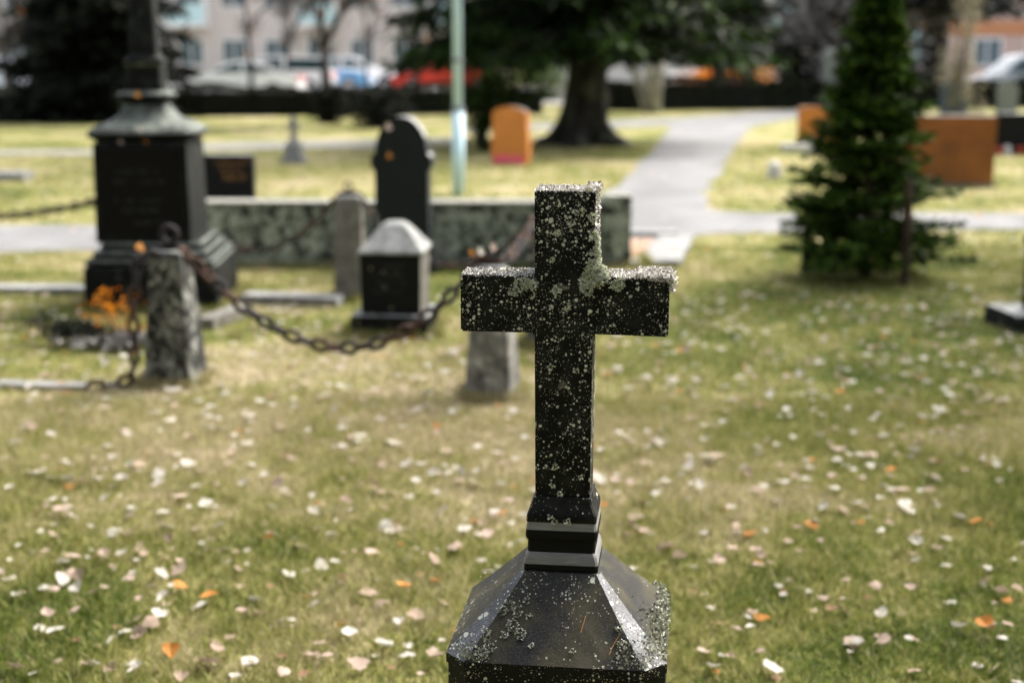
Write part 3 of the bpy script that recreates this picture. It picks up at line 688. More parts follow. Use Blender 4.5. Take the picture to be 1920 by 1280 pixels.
pb = G(1532, 268); headstone('headstone', pb, .72, .66, .16, 'slant', [M_orange, M_grey], 'orange granite headstone with sloped shoulder left of the young spruce', rz=R(-6), top=.7)
pb = G(1786, 215); headstone('headstone', pb, .72, .86, .16, 'arch', [M_blue, M_grey], 'blue grey headstone in front of the far hedge at right', rz=0, top=.7)
pb = G(1886, 215); headstone('headstone', pb, .60, .88, .16, 'round', [M_greyd, M_grey], 'dark round topped headstone in front of the far hedge at right', rz=0, top=.7)
pb = G(1550, 205); tag(from_bm('stone_pillar', squarelathe([(.17, -.02), (.15, 1.5), (.13, 1.62), (.02, 1.75)], .02), M_greyd, None, loc=pb), 'slim grey green stone pillar standing behind the spruce at the hedge', 'pillar')
tag(from_bm('grave_kerb', BX(-.5, .5, -.12, .12, -.02, .12), M_white, None, loc=G(1520, 284), rz=R(-8), bevel=.02), 'white grave kerb stone below the sloped orange headstone', 'kerb stone')
tag(from_bm('grave_lantern', squarelathe([(.075, 0), (.085, .02), (.07, .16), (.05, .2), (.015, .22)], .015), M_white, None, loc=G(1451, 334), bevel=.006), 'white grave lantern alone on the lawn right of the path', 'lantern')
tag(from_bm('flat_gravestone', BX(-.55, .55, -.22, .22, -.02, .10), M_kerb, None, loc=G(-25, 337), bevel=.02), 'flat pale grave slab on the lawn at the left frame edge', 'grave slab')
tag(from_bm('stone_bowl', squarelathe([(.06, 0), (.12, .05), (.13, .09), (.10, .11)], .04), M_white, None, loc=G(1022, 266)), 'white stone bowl right of the arched orange headstone', 'bowl')
tag(from_bm('stone_bowl', squarelathe([(.05, 0), (.09, .06), (.10, .12), (.06, .15)], .03), M_white, None, loc=G(905, 262)), 'small white bowl left of the arched orange headstone', 'bowl')
# black stone and slab cut by right edge
pb = G(1925, 622) + V((.19, .14, 0)); root = empty('headstone', pb, R(6)); tag(root, 'dark headstone on a pale plinth cut by the right frame edge', 'headstone')
from_bm('plinth', BX(-.32, .30, -.22, .22, -.02, .11, tx=.97), [M_mono, M_cap], root, top=.6, bevel=.02)
bm = bmesh.new(); prism(bm, [(x, z + .1005) for x, z in head_outline(.34, .62, 'round')], -.07, .07); from_bm('slab', bm, [M_mono, M_greyd], root, bevel=.008, top=.4)
# kerb stones
def kerb(p, q, wd, h, label, mat=None, group='granite kerb stones of the grave plots'):
    p = V((*p, 0)); q = V((*q, 0)); c = (p + q) / 2; d = q - p
    bm = BX(-d.length / 2, d.length / 2, -wd / 2, wd / 2, -.03, h); bmesh.ops.subdivide_edges(bm, edges=[e for e in bm.edges if e.calc_length() > .5], cuts=10)
    for v in bm.verts: v.co += V((0, noise.noise(v.co * 6) * .02, noise.noise(v.co * 5 + V((3, 3, 3))) * .008))
    o = from_bm('kerb_stone', bm, mat or M_kerb, None, loc=c, rz=math.atan2(d.y, d.x)); tag(o, label, 'kerb stone', group)
kerb(g(-200, 546), g(172, 551), .17, .05, 'long pale kerb stone running left of the tall monument')
kerb(g(462, 566), g(640, 572), .18, .06, 'pale kerb stone between the monument and the grey chain post')
kerb(g(-150, 722), g(165, 731), .08, .03, 'thin pale kerb stone in the grass at far left')
kerb(g(385, 618), g(452, 592), .12, .07, 'short kerb stone slanting away beside the monument base', M_post2)
kerb(g(1182, 443), g(1268, 443), .22, .05, 'pale kerb across the back of the pink gravel plot')
kerb(g(1238, 500), g(1268, 450), .30, .05, 'pale kerb along the right side of the pink gravel plot')
kerb(g(1100, 500), g(1236, 498), .14, .045, 'pale kerb across the front of the pink gravel plot')
sheet('gravel', [g(1140, 492), g(1240, 492), g(1256, 450), g(1150, 450)], .012, M_pink)
# lamp pole
pb = G(860, 366); root = empty('lamp_pole', pb); tag(root, 'tall pale blue grey metal lamp pole behind the low wall', 'lamp pole')
bm = bmesh.new(); cyl(bm, (0, 0, -.02), (0, 0, .98), .068, .066, 16); from_bm('lower_tube', bm, M_pole, root, smooth=True)
bm = bmesh.new(); cyl(bm, (0, 0, .981), (0, 0, 6), .053, .04, 16); from_bm('upper_tube', bm, M_pole, root, smooth=True)
for z_ in (.98, 1.52):
    bm = bmesh.new(); cyl(bm, (0, 0, z_ - .025), (0, 0, z_ + .02), .073 if z_ < 1 else .060, None, 16); from_bm('band', bm, M_grey, root)
bm = bmesh.new(); cyl(bm, (0, 0, 6), (0, -.9, 6.2), .03, .03); from_bm('arm', bm, M_pole, root)
from_bm('lamp_head', BX(-.12, .12, -1.4, -.85, 6.15, 6.27, tx=.7), M_pole, root, bevel=.02)
pb = G(1712, 185); root = empty('lamp_pole', pb); tag(root, 'thin blue pole far back between the spruce and the dark trunk', 'lamp pole')
bm = bmesh.new(); cyl(bm, (0, 0, 0), (0, 0, 7), .10, .07, 12); from_bm('tube', bm, plain('blue_paint', (.20, .33, .38), .5), root)

# ------------------------------------------------------------ vegetation
def conifer(name, loc, h, r, z0, label, matc, matb, seed, nb=120, steps=16, twig=.35, tl=.12, tw=.03, droop=.25, trunk_r=.1, hang=0.0, flare=None, power=.8, per=3, skip=None, group=None, up=.0, bias=1.0):
    rr = np.random.default_rng(seed); ro = empty(name, loc); tag(ro, label, 'tree', group)
    bm = bmesh.new(); N = 24 if flare else 12; rings = []
    zs = [(-.05, trunk_r * (2.35 if flare else 1.15)), (.08, trunk_r * (1.9 if flare else 1.1)), (.2, trunk_r * (1.55 if flare else 1.08)), (.42, trunk_r * (1.25 if flare else 1.05)), (.8, trunk_r * (1.08 if flare else 1.0)), (1.1, trunk_r), (1.5, trunk_r), (h * .5, trunk_r * .65), (h, .01)]
    for z, q in zs:
        ring = []
        for k in range(N):
            a = 2 * math.pi * k / N; lobe = 1 + (flare or 0) * max(0, 1 - z / .7) * math.sin(a * 5 + seed); ring.append(bm.verts.new((q * lobe * math.cos(a), q * lobe * math.sin(a), z)))
        rings.append(ring)
    if flare:
        for v in bm.verts: v.co += Vector((noise.noise(v.co * 1.7), noise.noise(v.co * 1.7 + Vector((9, 0, 0))), 0)) * .12
    for a_, b_ in zip(rings, rings[1:]):
        for k in range(N): bm.faces.new((a_[k], a_[(k + 1) % N], b_[(k + 1) % N], b_[k]))
    P = []; D = []; L = []; W = []
    lb = bmesh.new() if 0 else bm
    for i in range(nb):
        f = ((i + rr.random()) / nb) ** bias; z = z0 + (h * .98 - z0) * f
        ln = r * (1 - f) ** power * (.55 + .6 * rr.random()) + .04; a = rr.random() * 6.283 if skip is None else skip(rr)
        s = np.linspace(.06, 1, steps); dx, dy = math.cos(a), math.sin(a)
        zz = z + ln * (up * s - droop * s ** 1.6 + .12 * droop * s ** 4)
        sp = np.stack([dx * ln * s, dy * ln * s, zz], 1)
        sp = np.maximum(sp, [-99, -99, .03])
        tube(bm, [tuple(sp[0]), tuple(sp[steps // 2]), tuple(sp[-1])], [max(.006, trunk_r * .14 * (1 - f)), max(.004, trunk_r * .07), .002], 4)
        side = np.array([-dy, dx, 0.])
        for k in range(steps):
            wloc = twig * ln ** .7 * (1.05 - s[k]) * .9 + tl * .4
            for j in range(per):
                sg = 1 if rr.random() < .5 else -1
                m = max(1, int(wloc / tl * 1.4)); t_ = rr.random()
                base = sp[k] + side * sg * wloc * t_ + np.array([dx, dy, 0]) * wloc * t_ * .45 + np.array([0, 0, -hang * wloc * t_ - rr.random() * hang * .5 * wloc])
                base = base + rr.normal(0, tl * .12, 3); base[2] = max(base[2], .02)
                P.append(base); D.append(side * sg * rr.uniform(.2, 1) + np.array([dx, dy, 0]) * rr.uniform(.3, 1) + np.array([0, 0, -hang * rr.uniform(.3, 2.2)]) + rr.normal(0, .3, 3)); L.append(tl * rr.uniform(.6, 1.3)); W.append(tw * rr.uniform(.7, 1.3))
    from_bm('trunk', bm, matb, ro, smooth=True)
    blades('crown', P, D, L, W, matc, ro); return ro
# young spruce with stakes
ps = G(1622, 520)
conifer('spruce_tree', ps, 2.22, .64, .07, 'young dark green spruce tied between wooden stakes on the lawn', M_yspruce, M_wood, 11, nb=230, steps=16, twig=.40, tl=.075, tw=.028, droop=.12, trunk_r=.032, per=7, power=.98, up=.22, bias=1.15)
for (px_, py_, h_, lb) in ((1509, 514, .52, 'dark wooden stake at the left foot of the young spruce'), (1695, 536, .74, 'dark wooden stake at the right foot of the young spruce'), (1660, 505, .5, 'dark wooden stake behind the young spruce')):
    bm = bmesh.new(); cyl(bm, (0, 0, -.05), (0, 0, h_), .032, .03, 8); tag(from_bm('stake', bm, M_wood, None, loc=G(px_, py_)), lb, 'stake', 'stakes of the young spruce')
# big spruce
ps = G(1098, 272)
conifer('spruce_tree', ps, 17, 3.2, 2.1, 'large old spruce with mossy flared trunk and hanging dark branches', M_spruce, M_bark, 5, nb=230, steps=26, twig=.30, tl=.30, tw=.07, droop=.22, trunk_r=.36, hang=.5, flare=.42, per=9, bias=2.1)
# low hanging limb beside it
ro = empty('spruce_sapling', G(905, 285)); tag(ro, 'low drooping green spruce sapling beside the arched orange headstone', 'tree')
P = []; D = []
bm = bmesh.new(); 
for k in range(5): 
    a_ = U(0, 6.28); tube(bm, [(0, 0, 0), (math.cos(a_) * .12, math.sin(a_) * .12, .5), (math.cos(a_) * .45, math.sin(a_) * .3, 1.6)], [.03, .02, .008], 5)
from_bm('trunk', bm, M_darkbark, ro)
for k in range(9000):
    z_ = 2.05 * random.random() ** .75; wd = (.16 + .75 * min(1, z_ / 1.1) ** 1.6) * (1 if z_ < 1.3 else 1 - .45 * (z_ - 1.3)); cl = noise.noise((z_ * 4, k * .37, 1))
    x_c = random.gauss(.10, wd * .5); y_c = random.gauss(0, wd * .4)
    if noise.noise((x_c * 2.6, y_c * 2.6, z_ * 2.6)) < -.08: continue
    P.append((x_c, y_c, z_)); D.append((random.gauss(0, .5), random.gauss(0, .5), -.7 + random.random() * .5))
blades('crown', P, D, .12, .035, M_spruce, ro)
# far dark conifers, left
conifer('conifer_tree', G(195, 226), 13, 2.1, .15, 'broad black green conifer reaching to the ground at upper left', M_con, M_darkbark, 21, nb=230, steps=16, twig=.45, tl=.35, tw=.12, droop=.25, trunk_r=.28, hang=.3, per=10, power=.45, bias=1.6)
conifer('conifer_tree', G(150, 185), 14, 2.4, 1.6, 'dark conifer behind the broad black green conifer', M_con, M_darkbark, 22, nb=150, steps=14, twig=.5, tl=.4, tw=.12, droop=.25, trunk_r=.25, hang=.4, per=8, power=.5, bias=1.8)
conifer('pine_tree', G(1748, 196), 15, 3.0, 3.3, 'dark trunked pine behind the hedge right of the young spruce', M_con, M_darkbark, 23, nb=120, steps=12, twig=.5, tl=.35, tw=.12, droop=.2, trunk_r=.42, hang=.3, per=8, bias=1.8)
conifer('conifer_tree', G(1345, 190), 13, 3.2, 2.7, 'dark green conifer behind the hedge right of the large spruce', M_spruce, M_darkbark, 25, nb=150, steps=16, twig=.45, tl=.35, tw=.12, droop=.3, trunk_r=.2, hang=.5, per=8, bias=1.6)
def bare_tree(name, loc, h, label, mbark, mleaf, seed, spread=.5, trunk=.12, depth=5, stems=1, leaves=1200, leafsz=.07, twm=None, z_split=1.2, group=None, lean=0):
    rr = random.Random(seed); ro = empty(name, loc); tag(ro, label, 'tree', group); bm = bmesh.new(); tips = []
    def grow(p, d, ln, rad, k):
        mid = p + d * ln * .5 + V((rr.gauss(0, .04), rr.gauss(0, .04), 0)) * ln; q = p + d * ln
        tube(bm, [p, mid, q], [rad, rad * .85, rad * .68], 5 if k > 2 else 7)
        if k >= depth: tips.append((q, d)); return
        for i in range(rr.choice((2, 3, 3) if k else (3, 4))):
            nd = (d + V((rr.gauss(0, spread), rr.gauss(0, spread), rr.uniform(-.1, .35)))).normalized(); tips.append((q, nd))
            grow(q, nd, ln * rr.uniform(.6, .85), rad * rr.uniform(.5, .68), k + 1)
    for s in range(stems):
        a = s * 2.4 + seed; off = V((math.cos(a), math.sin(a), 0)) * (trunk * .8 if stems > 1 else 0)
        d = V((math.cos(a) * .22 * (stems > 1) + lean, math.sin(a) * .15 * (stems > 1), 1)).normalized()
        grow(off, d, z_split if stems == 1 else h * .32, trunk, 0)
    from_bm('trunk', bm, mbark, ro, smooth=True)
    P = []; D = []; L = []
    for k in range(leaves):
        q, d = rr.choice(tips); P.append(tuple(q + V((rr.gauss(0, .3), rr.gauss(0, .3), rr.gauss(0, .3))))); D.append((rr.gauss(0, 1), rr.gauss(0, 1), rr.gauss(-.3, .8))); L.append(leafsz * rr.uniform(.6, 1.4))
    if leaves: blades('crown', P, D, np.array(L), np.array(L) * .75, mleaf, ro)
    if twm:
        P = []; D = []; L = []
        for q, d in tips:
            for j in range(16): P.append(tuple(q + V((rr.gauss(0, .15), rr.gauss(0, .15), rr.gauss(0, .15))))); D.append((d.x + rr.gauss(0, .5), d.y + rr.gauss(0, .5), d.z + rr.gauss(0, .4))); L.append(rr.uniform(.3, .8))
        blades('twigs', P, D, np.array(L), .035, twm, ro)
    return ro
TG = 'bare autumn trees before the apartment block'
bare_tree('deciduous_tree', G(612, 232), 7, 'bare dark tree with sparse orange leaves and forked trunk before the parked cars', M_darkbark, M_autumn, 4, spread=.42, trunk=.13, leaves=800, leafsz=.11, z_split=1.75, twm=M_dtwig, group=TG)
bare_tree('deciduous_tree', G(468, 195), 7, 'thin stemmed bare tree with rusty leaves above the white cars', M_darkbark, M_autumn, 14, spread=.4, trunk=.09, leaves=800, leafsz=.13, z_split=2.2, twm=M_dtwig, group=TG)
bare_tree('deciduous_tree', G(780, 180), 7, 'bare grey tree with rusty leaves just left of the lamp pole', M_darkbark, M_autumn, 31, spread=.45, trunk=.12, leaves=900, leafsz=.14, z_split=2.3, twm=M_twig, group=TG)
bare_tree('deciduous_tree', G(20, 200), 7, 'bare brown tree with a few orange leaves at the top left corner', M_darkbark, M_autumn, 44, spread=.5, trunk=.12, leaves=300, leafsz=.12, z_split=1.8, twm=M_dtwig, group=TG)
bare_tree('deciduous_tree', G(545, 190), 7, 'slender bare tree between the two dark trunks above the white cars', M_darkbark, M_autumn, 61, spread=.5, trunk=.07, leaves=700, leafsz=.13, z_split=1.9, twm=M_twig, group=TG)
bare_tree('deciduous_tree', G(690, 188), 7, 'slender bare grey tree above the red car', M_darkbark, M_autumn, 63, spread=.5, trunk=.07, leaves=500, leafsz=.13, z_split=2.0, twm=M_twig, group=TG)
bare_tree('birch_tree', G(1222, 212), 9, 'pale birch with several stems fanning up before the hedge', M_birch, M_greens, 8, spread=.3, trunk=.15, leaves=200, leafsz=.1, stems=5, depth=4)
def shrub(name, loc, rx, ry, h, label, mat, n, sz, stem=None, z0=.05, shape=1.0, twm=None, cat='shrub', group=None):
    ro = empty(name, loc); tag(ro, label, cat, group); bm = bmesh.new(); P = []; D = []
    clumps = [(random.gauss(0, .45) * rx, random.gauss(0, .45) * ry, z0 + (h - z0) * random.random() ** .8) for k in range(max(6, n // 90))]
    for k in range(9):
        c = random.choice(clumps); tube(bm, [(c[0] * .1, c[1] * .1, -.02), (c[0] * .5, c[1] * .5, c[2] * .55), c], [.02 * h, .014 * h, .005 * h], 4)
    from_bm('stems', bm, stem or M_darkbark, ro)
    for k in range(n):
        c = random.choice(clumps); q = .22 * max(rx, .3)
        P.append((c[0] + random.gauss(0, q), c[1] + random.gauss(0, q), max(.01, c[2] + random.gauss(0, h * .12)))); D.append((random.gauss(0, 1), random.gauss(0, 1), random.gauss(.2, .8)))
    blades('foliage', P, D, sz * (.6 + .8 * RNG.random(n)), sz * .6, mat, ro); return ro
shrub('bush', G(1590, 196), 2.2, 1.6, 4.2, 'grey leafless bush mass behind the young spruce', M_twig, 9000, .32, cat='bush')
shrub('bush', G(1500, 196), 1.3, 1.0, 1.9, 'dark low bush left of the young spruce at the hedge', M_con, 3500, .2, cat='bush')
shrub('bush', G(1790, 215), .42, .4, 3.1, 'dry beige leaved bush above the blue grey headstone', M_beige, 1700, .10, cat='bush')
shrub('bush', G(710, 240), .55, .4, .85, 'black rounded bush behind the round topped headstone', M_con, 4500, .09, cat='bush')
shrub('bush', G(620, 232), .35, .3, .75, 'small black bush at the foot of the forked tree', M_con, 2600, .09, cat='bush')
shrub('bush', G(1330, 184), 1.9, .5, 1.05, 'low bright orange leaved bush behind the hedge near the large conifer', M_oshrub, 1300, .17, cat='bush')
shrub('bush', G(1405, 184), 1.3, .5, 1.15, 'bright orange leaved bush at the right behind the hedge', M_oshrub, 1000, .17, cat='bush')
shrub('bush', G(1000, 190), 1.4, .5, 1.1, 'mid green bush behind the large spruce trunk', M_greens, 2500, .14, cat='bush')
tag(ro := shrub('orange_plant', G(222, 645), .17, .12, .30, 'orange leaved plant in front of the obelisk base', M_oshrub, 150, .028, z0=.03, cat='plant'))
shrub('grave_plant', G(150, 645), .20, .12, .14, 'dark withered low plant left of the orange plant', M_con, 900, .035, cat='plant')
shrub('grave_plant', G(200, 655), .32, .08, .05, 'grey dried creeping plant at the foot of the orange plant', M_twig, 700, .04, cat='plant')
def hedge(p, q, wd, h, label, seed):
    p = V((*p, 0)); q = V((*q, 0)); c = (p + q) / 2; d = q - p; L = d.length
    ro = empty('hedge', c, math.atan2(d.y, d.x)); tag(ro, label, 'hedge')
    bm = BX(-L / 2, L / 2, -wd / 2 + .08, wd / 2 - .08, -.02, h - .1); from_bm('core', bm, M_hedgecore, ro)
    n = int(L * 900); x = (RNG.random(n) - .5) * L; y = (RNG.random(n) - .5) * wd; hh = h * (1 + .10 * np.sin(x * 1.1 + seed) + .06 * np.sin(x * 3.3)); z = hh * (1 - RNG.random(n) ** 2.2)
    front = RNG.random(n) < .4; y = np.where(front, -wd / 2 + RNG.normal(0, .04, n), y)
    blades('foliage', np.stack([x, y, np.maximum(z, .02)], 1), RNG.normal(size=(n, 3)) + np.array([0, -.3, .3]), .09, .06, M_hedge, ro)
hedge(g(-350, 224), g(1010, 212), 1.1, .70, 'long low black green hedge along the parking lot at left', 1)
hedge(g(1130, 207), g(2200, 199), 1.2, .84, 'low dark hedge behind the path at right', 2)

conifer('spruce_tree', (8.6, 12.0, 0), 13, 3.2, .6, 'added unseen spruce past the right side of the frame, shading the lawn', M_con, M_darkbark, 51, nb=110, steps=10, twig=.6, tl=.6, tw=.3, droop=.25, trunk_r=.25, per=6)  # unseen spruces added to darken the near lawn and the stone fronts
conifer('spruce_tree', (-6.4, 2.6, 0), 13, 3.2, .8, 'added unseen spruce past the left side of the frame, shading the lawn', M_con, M_darkbark, 52, nb=110, steps=10, twig=.6, tl=.6, tw=.3, droop=.25, trunk_r=.25, per=6)
conifer('spruce_tree', (5.6, .6, 0), 13, 3.0, 1.0, 'added unseen spruce right of the viewer, blocking sky light', M_con, M_darkbark, 53, nb=110, steps=10, twig=.6, tl=.6, tw=.3, droop=.25, trunk_r=.25, per=6)
conifer('spruce_tree', (2.6, -3.6, 0), 12, 2.7, .8, 'added unseen spruce behind the viewer on the right, darkening stone fronts', M_con, M_darkbark, 55, nb=110, steps=10, twig=.6, tl=.6, tw=.3, droop=.25, trunk_r=.25, per=6)
conifer('spruce_tree', (-2.6, -3.2, 0), 12, 2.7, .8, 'added unseen spruce behind the viewer on the left, darkening stone fronts', M_con, M_darkbark, 54, nb=110, steps=10, twig=.6, tl=.6, tw=.3, droop=.25, trunk_r=.25, per=6)

# ------------------------------------------------------------ cars
M_tyre = plain('tyre_rubber', (.02, .02, .02), .8); M_rim = plain('wheel_rim', (.4, .4, .42), .4, .8)
M_glass = NB('car_glass').set(Roughness=.08).m; MATS['car_glass'].node_tree.nodes['Principled BSDF'].inputs['Base Color'].default_value = (.02, .05, .05, 1)
M_red = plain('tail_light', (.6, .02, .01), .3); M_head = plain('head_light', (.75, .77, .8), .15)
def paint(name, c):
    b = NB(name); b.col(c); b.set(Roughness=.35); b.b.inputs['Coat Weight'].default_value = .8; b.b.inputs['Coat Roughness'].default_value = .08; return b.m
def car(px, Y, py_unused, mat, label, kind='hatch', rz=0.0, Lc=4.3, H=1.45, Wc=1.75):
    x = AT(px, 200, Y).x; ro = empty('parked_car', (x, Y, .02), rz); tag(ro, label, 'car', 'cars in the parking lot')
    h = Lc / 2
    # side outline, nose to the left (-x)
    body = [(-h, .30), (h, .30), (h + .02, .62), (h - .04, .92 if kind != 'sedan' else .86), (h * .62, .96), (-h * .42, .94), (-h * .80, .82), (-h * .97, .68), (-h - .02, .5)]
    if kind == 'hatch': cab = [(-h * .42, .94), (-h * .10, H - .06), (h * .15, H), (h * .62, H - .05), (h * .93, .93)]
    elif kind == 'van': cab = [(-h * .55, .94), (-h * .25, H - .06), (0, H), (h * .85, H - .04), (h * .97, .93)]
    else: cab = [(-h * .40, .94), (-h * .08, H - .06), (h * .12, H), (h * .42, H - .06), (h * .74, .94)]
    bm = bmesh.new(); prism(bm, body, -Wc / 2, Wc / 2); from_bm('body', bm, mat, ro, bevel=.05, smooth=False)
    bm = bmesh.new()
    a = [bm.verts.new((x_, -Wc / 2 * (1 if z_ < 1 else .82), z_ - (.01 if z_ < 1 else 0))) for x_, z_ in cab]; b2 = [bm.verts.new((x_, Wc / 2 * (1 if z_ < 1 else .82), z_ - (.01 if z_ < 1 else 0))) for x_, z_ in cab]
    bm.faces.new(a); bm.faces.new(b2[::-1])
    for i in range(len(cab) - 1):
        f = bm.faces.new((a[i + 1], a[i], b2[i], b2[i + 1]))
    from_bm('roof', bm, mat, ro, bevel=.03)
    for s in (-1, 1):
        n = len(cab); cxm = sum(p[0] for p in cab) / n
        for (t0, t1) in ((.04, .47), (.51, .96)):
            xs0 = cab[0][0] + .12 + (cab[-1][0] - cab[0][0] - .24) * t0; xs1 = cab[0][0] + .12 + (cab[-1][0] - cab[0][0] - .24) * t1
            def topz(xx):
                for (p, q) in zip(cab, cab[1:]):
                    if p[0] <= xx <= q[0]: return p[1] + (q[1] - p[1]) * (xx - p[0]) / (q[0] - p[0] + 1e-9)
                return .95
            pts = [(xs0, .97), (xs1, .97)] + [(xx, max(.99, topz(xx) - .09)) for xx in (xs1, (xs0 * .3 + xs1 * .7), (xs0 * .7 + xs1 * .3), xs0)]
            bm = bmesh.new(); vv = []
            for xx, zz in pts:
                k = (zz - .94) / (H - .94); vv.append(bm.verts.new((xx, s * (Wc / 2 * (1 - .18 * min(1, k)) + .012), zz)))
            bm.faces.new(vv); r_ = bmesh.ops.extrude_face_region(bm, geom=bm.faces[:]); 
            for e in r_['geom']:
                if isinstance(e, bmesh.types.BMVert): e.co.y -= s * .01
            from_bm('side_window', bm, M_glass, ro)
    for (i, nm) in ((0, 'windscreen'), (len(cab) - 2, 'rear_window')):
        p, q = V((cab[i][0], 0, cab[i][1])), V((cab[i + 1][0], 0, cab[i + 1][1]))
        d = q - p; nrm = V((-d.z, 0, d.x)).normalized() * .012; bm = bmesh.new()
        w0, w1 = Wc / 2 * (1 if p.z < 1 else .82) - .1, Wc / 2 * (1 if q.z < 1 else .82) - .1
        P0, P1 = p + d * .1 + nrm, p + d * .9 + nrm
        vv = [bm.verts.new((P0.x, -w0, P0.z)), bm.verts.new((P0.x, w0, P0.z)), bm.verts.new((P1.x, w1, P1.z)), bm.verts.new((P1.x, -w1, P1.z))]
        bm.faces.new(vv); r_ = bmesh.ops.extrude_face_region(bm, geom=bm.faces[:])
        for e in r_['geom']:
            if isinstance(e, bmesh.types.BMVert): e.co -= nrm * .8
        from_bm(nm, bm, M_glass, ro)
    for sx in (-h * .62, h * .62):
        for s in (-1, 1):
            w_ = empty('wheel', (sx, s * (Wc / 2 - .1), .32)); w_.parent = ro
            bm = bmesh.new(); cyl(bm, (0, -.11, 0), (0, .11, 0), .32, None, 20); from_bm('tyre', bm, M_tyre, w_, bevel=.02)
            bm = bmesh.new(); cyl(bm, (0, s * .08, 0), (0, s * .118, 0), .2, .18, 14); from_bm('rim', bm, M_rim, w_)
    for s in (-1, 1):
        from_bm('tail_light', BX(h - .10, h + .03, s * (Wc / 2 - .17) - .15, s * (Wc / 2 - .17) + .15 + .01, .66, .88), M_red, ro, bevel=.02)
        from_bm('headlight', BX(-h - .01, -h + .22, s * (Wc / 2 - .2) - .17, s * (Wc / 2 - .2) + .19, .58, .72), M_head, ro, bevel=.02)
    return ro
Wp = paint('white_paint', (.88, .88, .87)); Sp = paint('silver_paint', (.55, .60, .68)); Rp = paint('red_paint', (.62, .03, .012)); Bp = paint('blue_paint_car', (.10, .33, .60)); Cp = paint('cream_paint', (.90, .90, .86))
car(-28, 49, 0, Sp, 'silver blue hatchback at the left frame edge with red tail light')
car(446, 48, 0, Cp, 'cream white low sedan in front of the other white cars', 'sedan', H=1.36)
car(520, 54, 0, Wp, 'white estate car behind the cream sedan', 'van', H=1.50, rz=0)
car(598, 58.5, 0, Bp, 'light blue car right of the white cars', 'hatch', rz=math.pi, H=1.42)
car(668, 64, 0, Wp, 'white car behind the light blue car', 'hatch', rz=math.pi, H=1.45)
car(838, 57, 0, Rp, 'red car seen between the lamp pole and the spruce branches', 'hatch', H=1.45)
car(1345, 56, 0, Wp, 'white car behind the orange bushes', 'sedan', H=1.55)
car(1460, 62, 0, Wp, 'white van behind the low bush left of the young spruce', 'van', H=1.85)
car(1925, 47, 0, Sp, 'silver car with long roof at the right frame edge', 'van', H=1.56)

# ------------------------------------------------------------ apartment buildings
M_win = NB('window_glass').set(Roughness=.1).m; MATS['window_glass'].node_tree.nodes['Principled BSDF'].inputs['Base Color'].default_value = (.10, .14, .16, 1)
M_frame = plain('white_frame', (.75, .76, .76), .6, var=.05); M_balc = plain('balcony_panel', (.45, .62, .64), .4, var=.1)
def building(px0, px1, Y, label, wall, storeys, bays, band=None, balc=(), seed=0):
    x0, x1 = AT(px0, 100, Y).x, AT(px1, 100, Y).x; c = (x0 + x1) / 2; hw = (x1 - x0) / 2; H = storeys * 3 + .6
    ro = empty('apartment_building', (c, Y, 0)); tag(ro, label, 'building')
    from_bm('wall', BX(-hw, hw, 0, 12, -.1, H), wall, ro); from_bm('roof', BX(-hw - .3, hw + .3, -.4, 12.4, H + .002, H + .35), M_greyd, ro)
    if band:
        for s in range(storeys): from_bm('facade_band', BX(-hw, hw, -.05, -.003, s * 3 + 2.45, s * 3 + 3.15), band, ro)
    bw = 2 * hw / bays
    for s in range(storeys):
        for b in range(bays):
            xx = -hw + (b + .5) * bw; z = s * 3 + .95; w2 = bw * .28
            wn = empty('window', (xx, -.02, z)); wn.parent = ro
            bm = bmesh.new()
            for (a0, a1, c0, c1) in ((-w2, w2, 0, .08), (-w2, w2, 1.32, 1.4), (-w2, -w2 + .07, .081, 1.319), (w2 - .07, w2, .081, 1.319), (-.03, .03, .081, 1.319)): box(bm, a0, a1, -.06, .01, c0, c1)
            from_bm('frame', bm, M_frame, wn); from_bm('pane', BX(-w2 + .03, w2 - .03, -.02, .015, .04, 1.36), M_win, wn)
            if (b in balc) and s:
                bl = empty('balcony', (xx, -.02, s * 3 - .05)); bl.parent = ro
                from_bm('floor_slab', BX(-bw * .45, bw * .45, -1.5, -.05, 0, .18), M_frame, bl); from_bm('railing', BX(-bw * .45, bw * .45, -1.5, -1.44, .2, 1.2), M_balc, bl)
                from_bm('side_panel', BX(bw * .45 - .08, bw * .45, -1.43, -.05, .185, 2.7), M_frame, bl)
    return ro
M_w1 = plain('pink_grey_render', (.60, .54, .51), .9, var=.08, scale=.6); M_w2 = plain('pale_render', (.76, .74, .72), .9, var=.06, scale=.6); M_w3 = plain('brown_pink_render', (.46, .34, .29), .9, var=.1, scale=.6)
M_brick = plain('orange_brick_band', (.42, .19, .09), .9, var=.2, scale=3); M_bb = plain('pale_blue_band', (.60, .68, .74), .8, var=.05)
building(240, 960, 78, 'pale pink apartment block with white balconies behind the parked cars', M_w1, 3, 9, None, (1, 4, 7))
building(1010, 1520, 84, 'pale rendered apartment block behind the large spruce', M_w2, 3, 6, M_bb, (2, 5))
building(1700, 2500, 72, 'brown pink apartment block with brick bands at upper right', M_w3, 3, 8, M_brick, (3,))
building(-700, 190, 80, 'grey apartment block behind the dark conifers at left', plain('grey_render', (.34, .31, .28), .9), 3, 9)

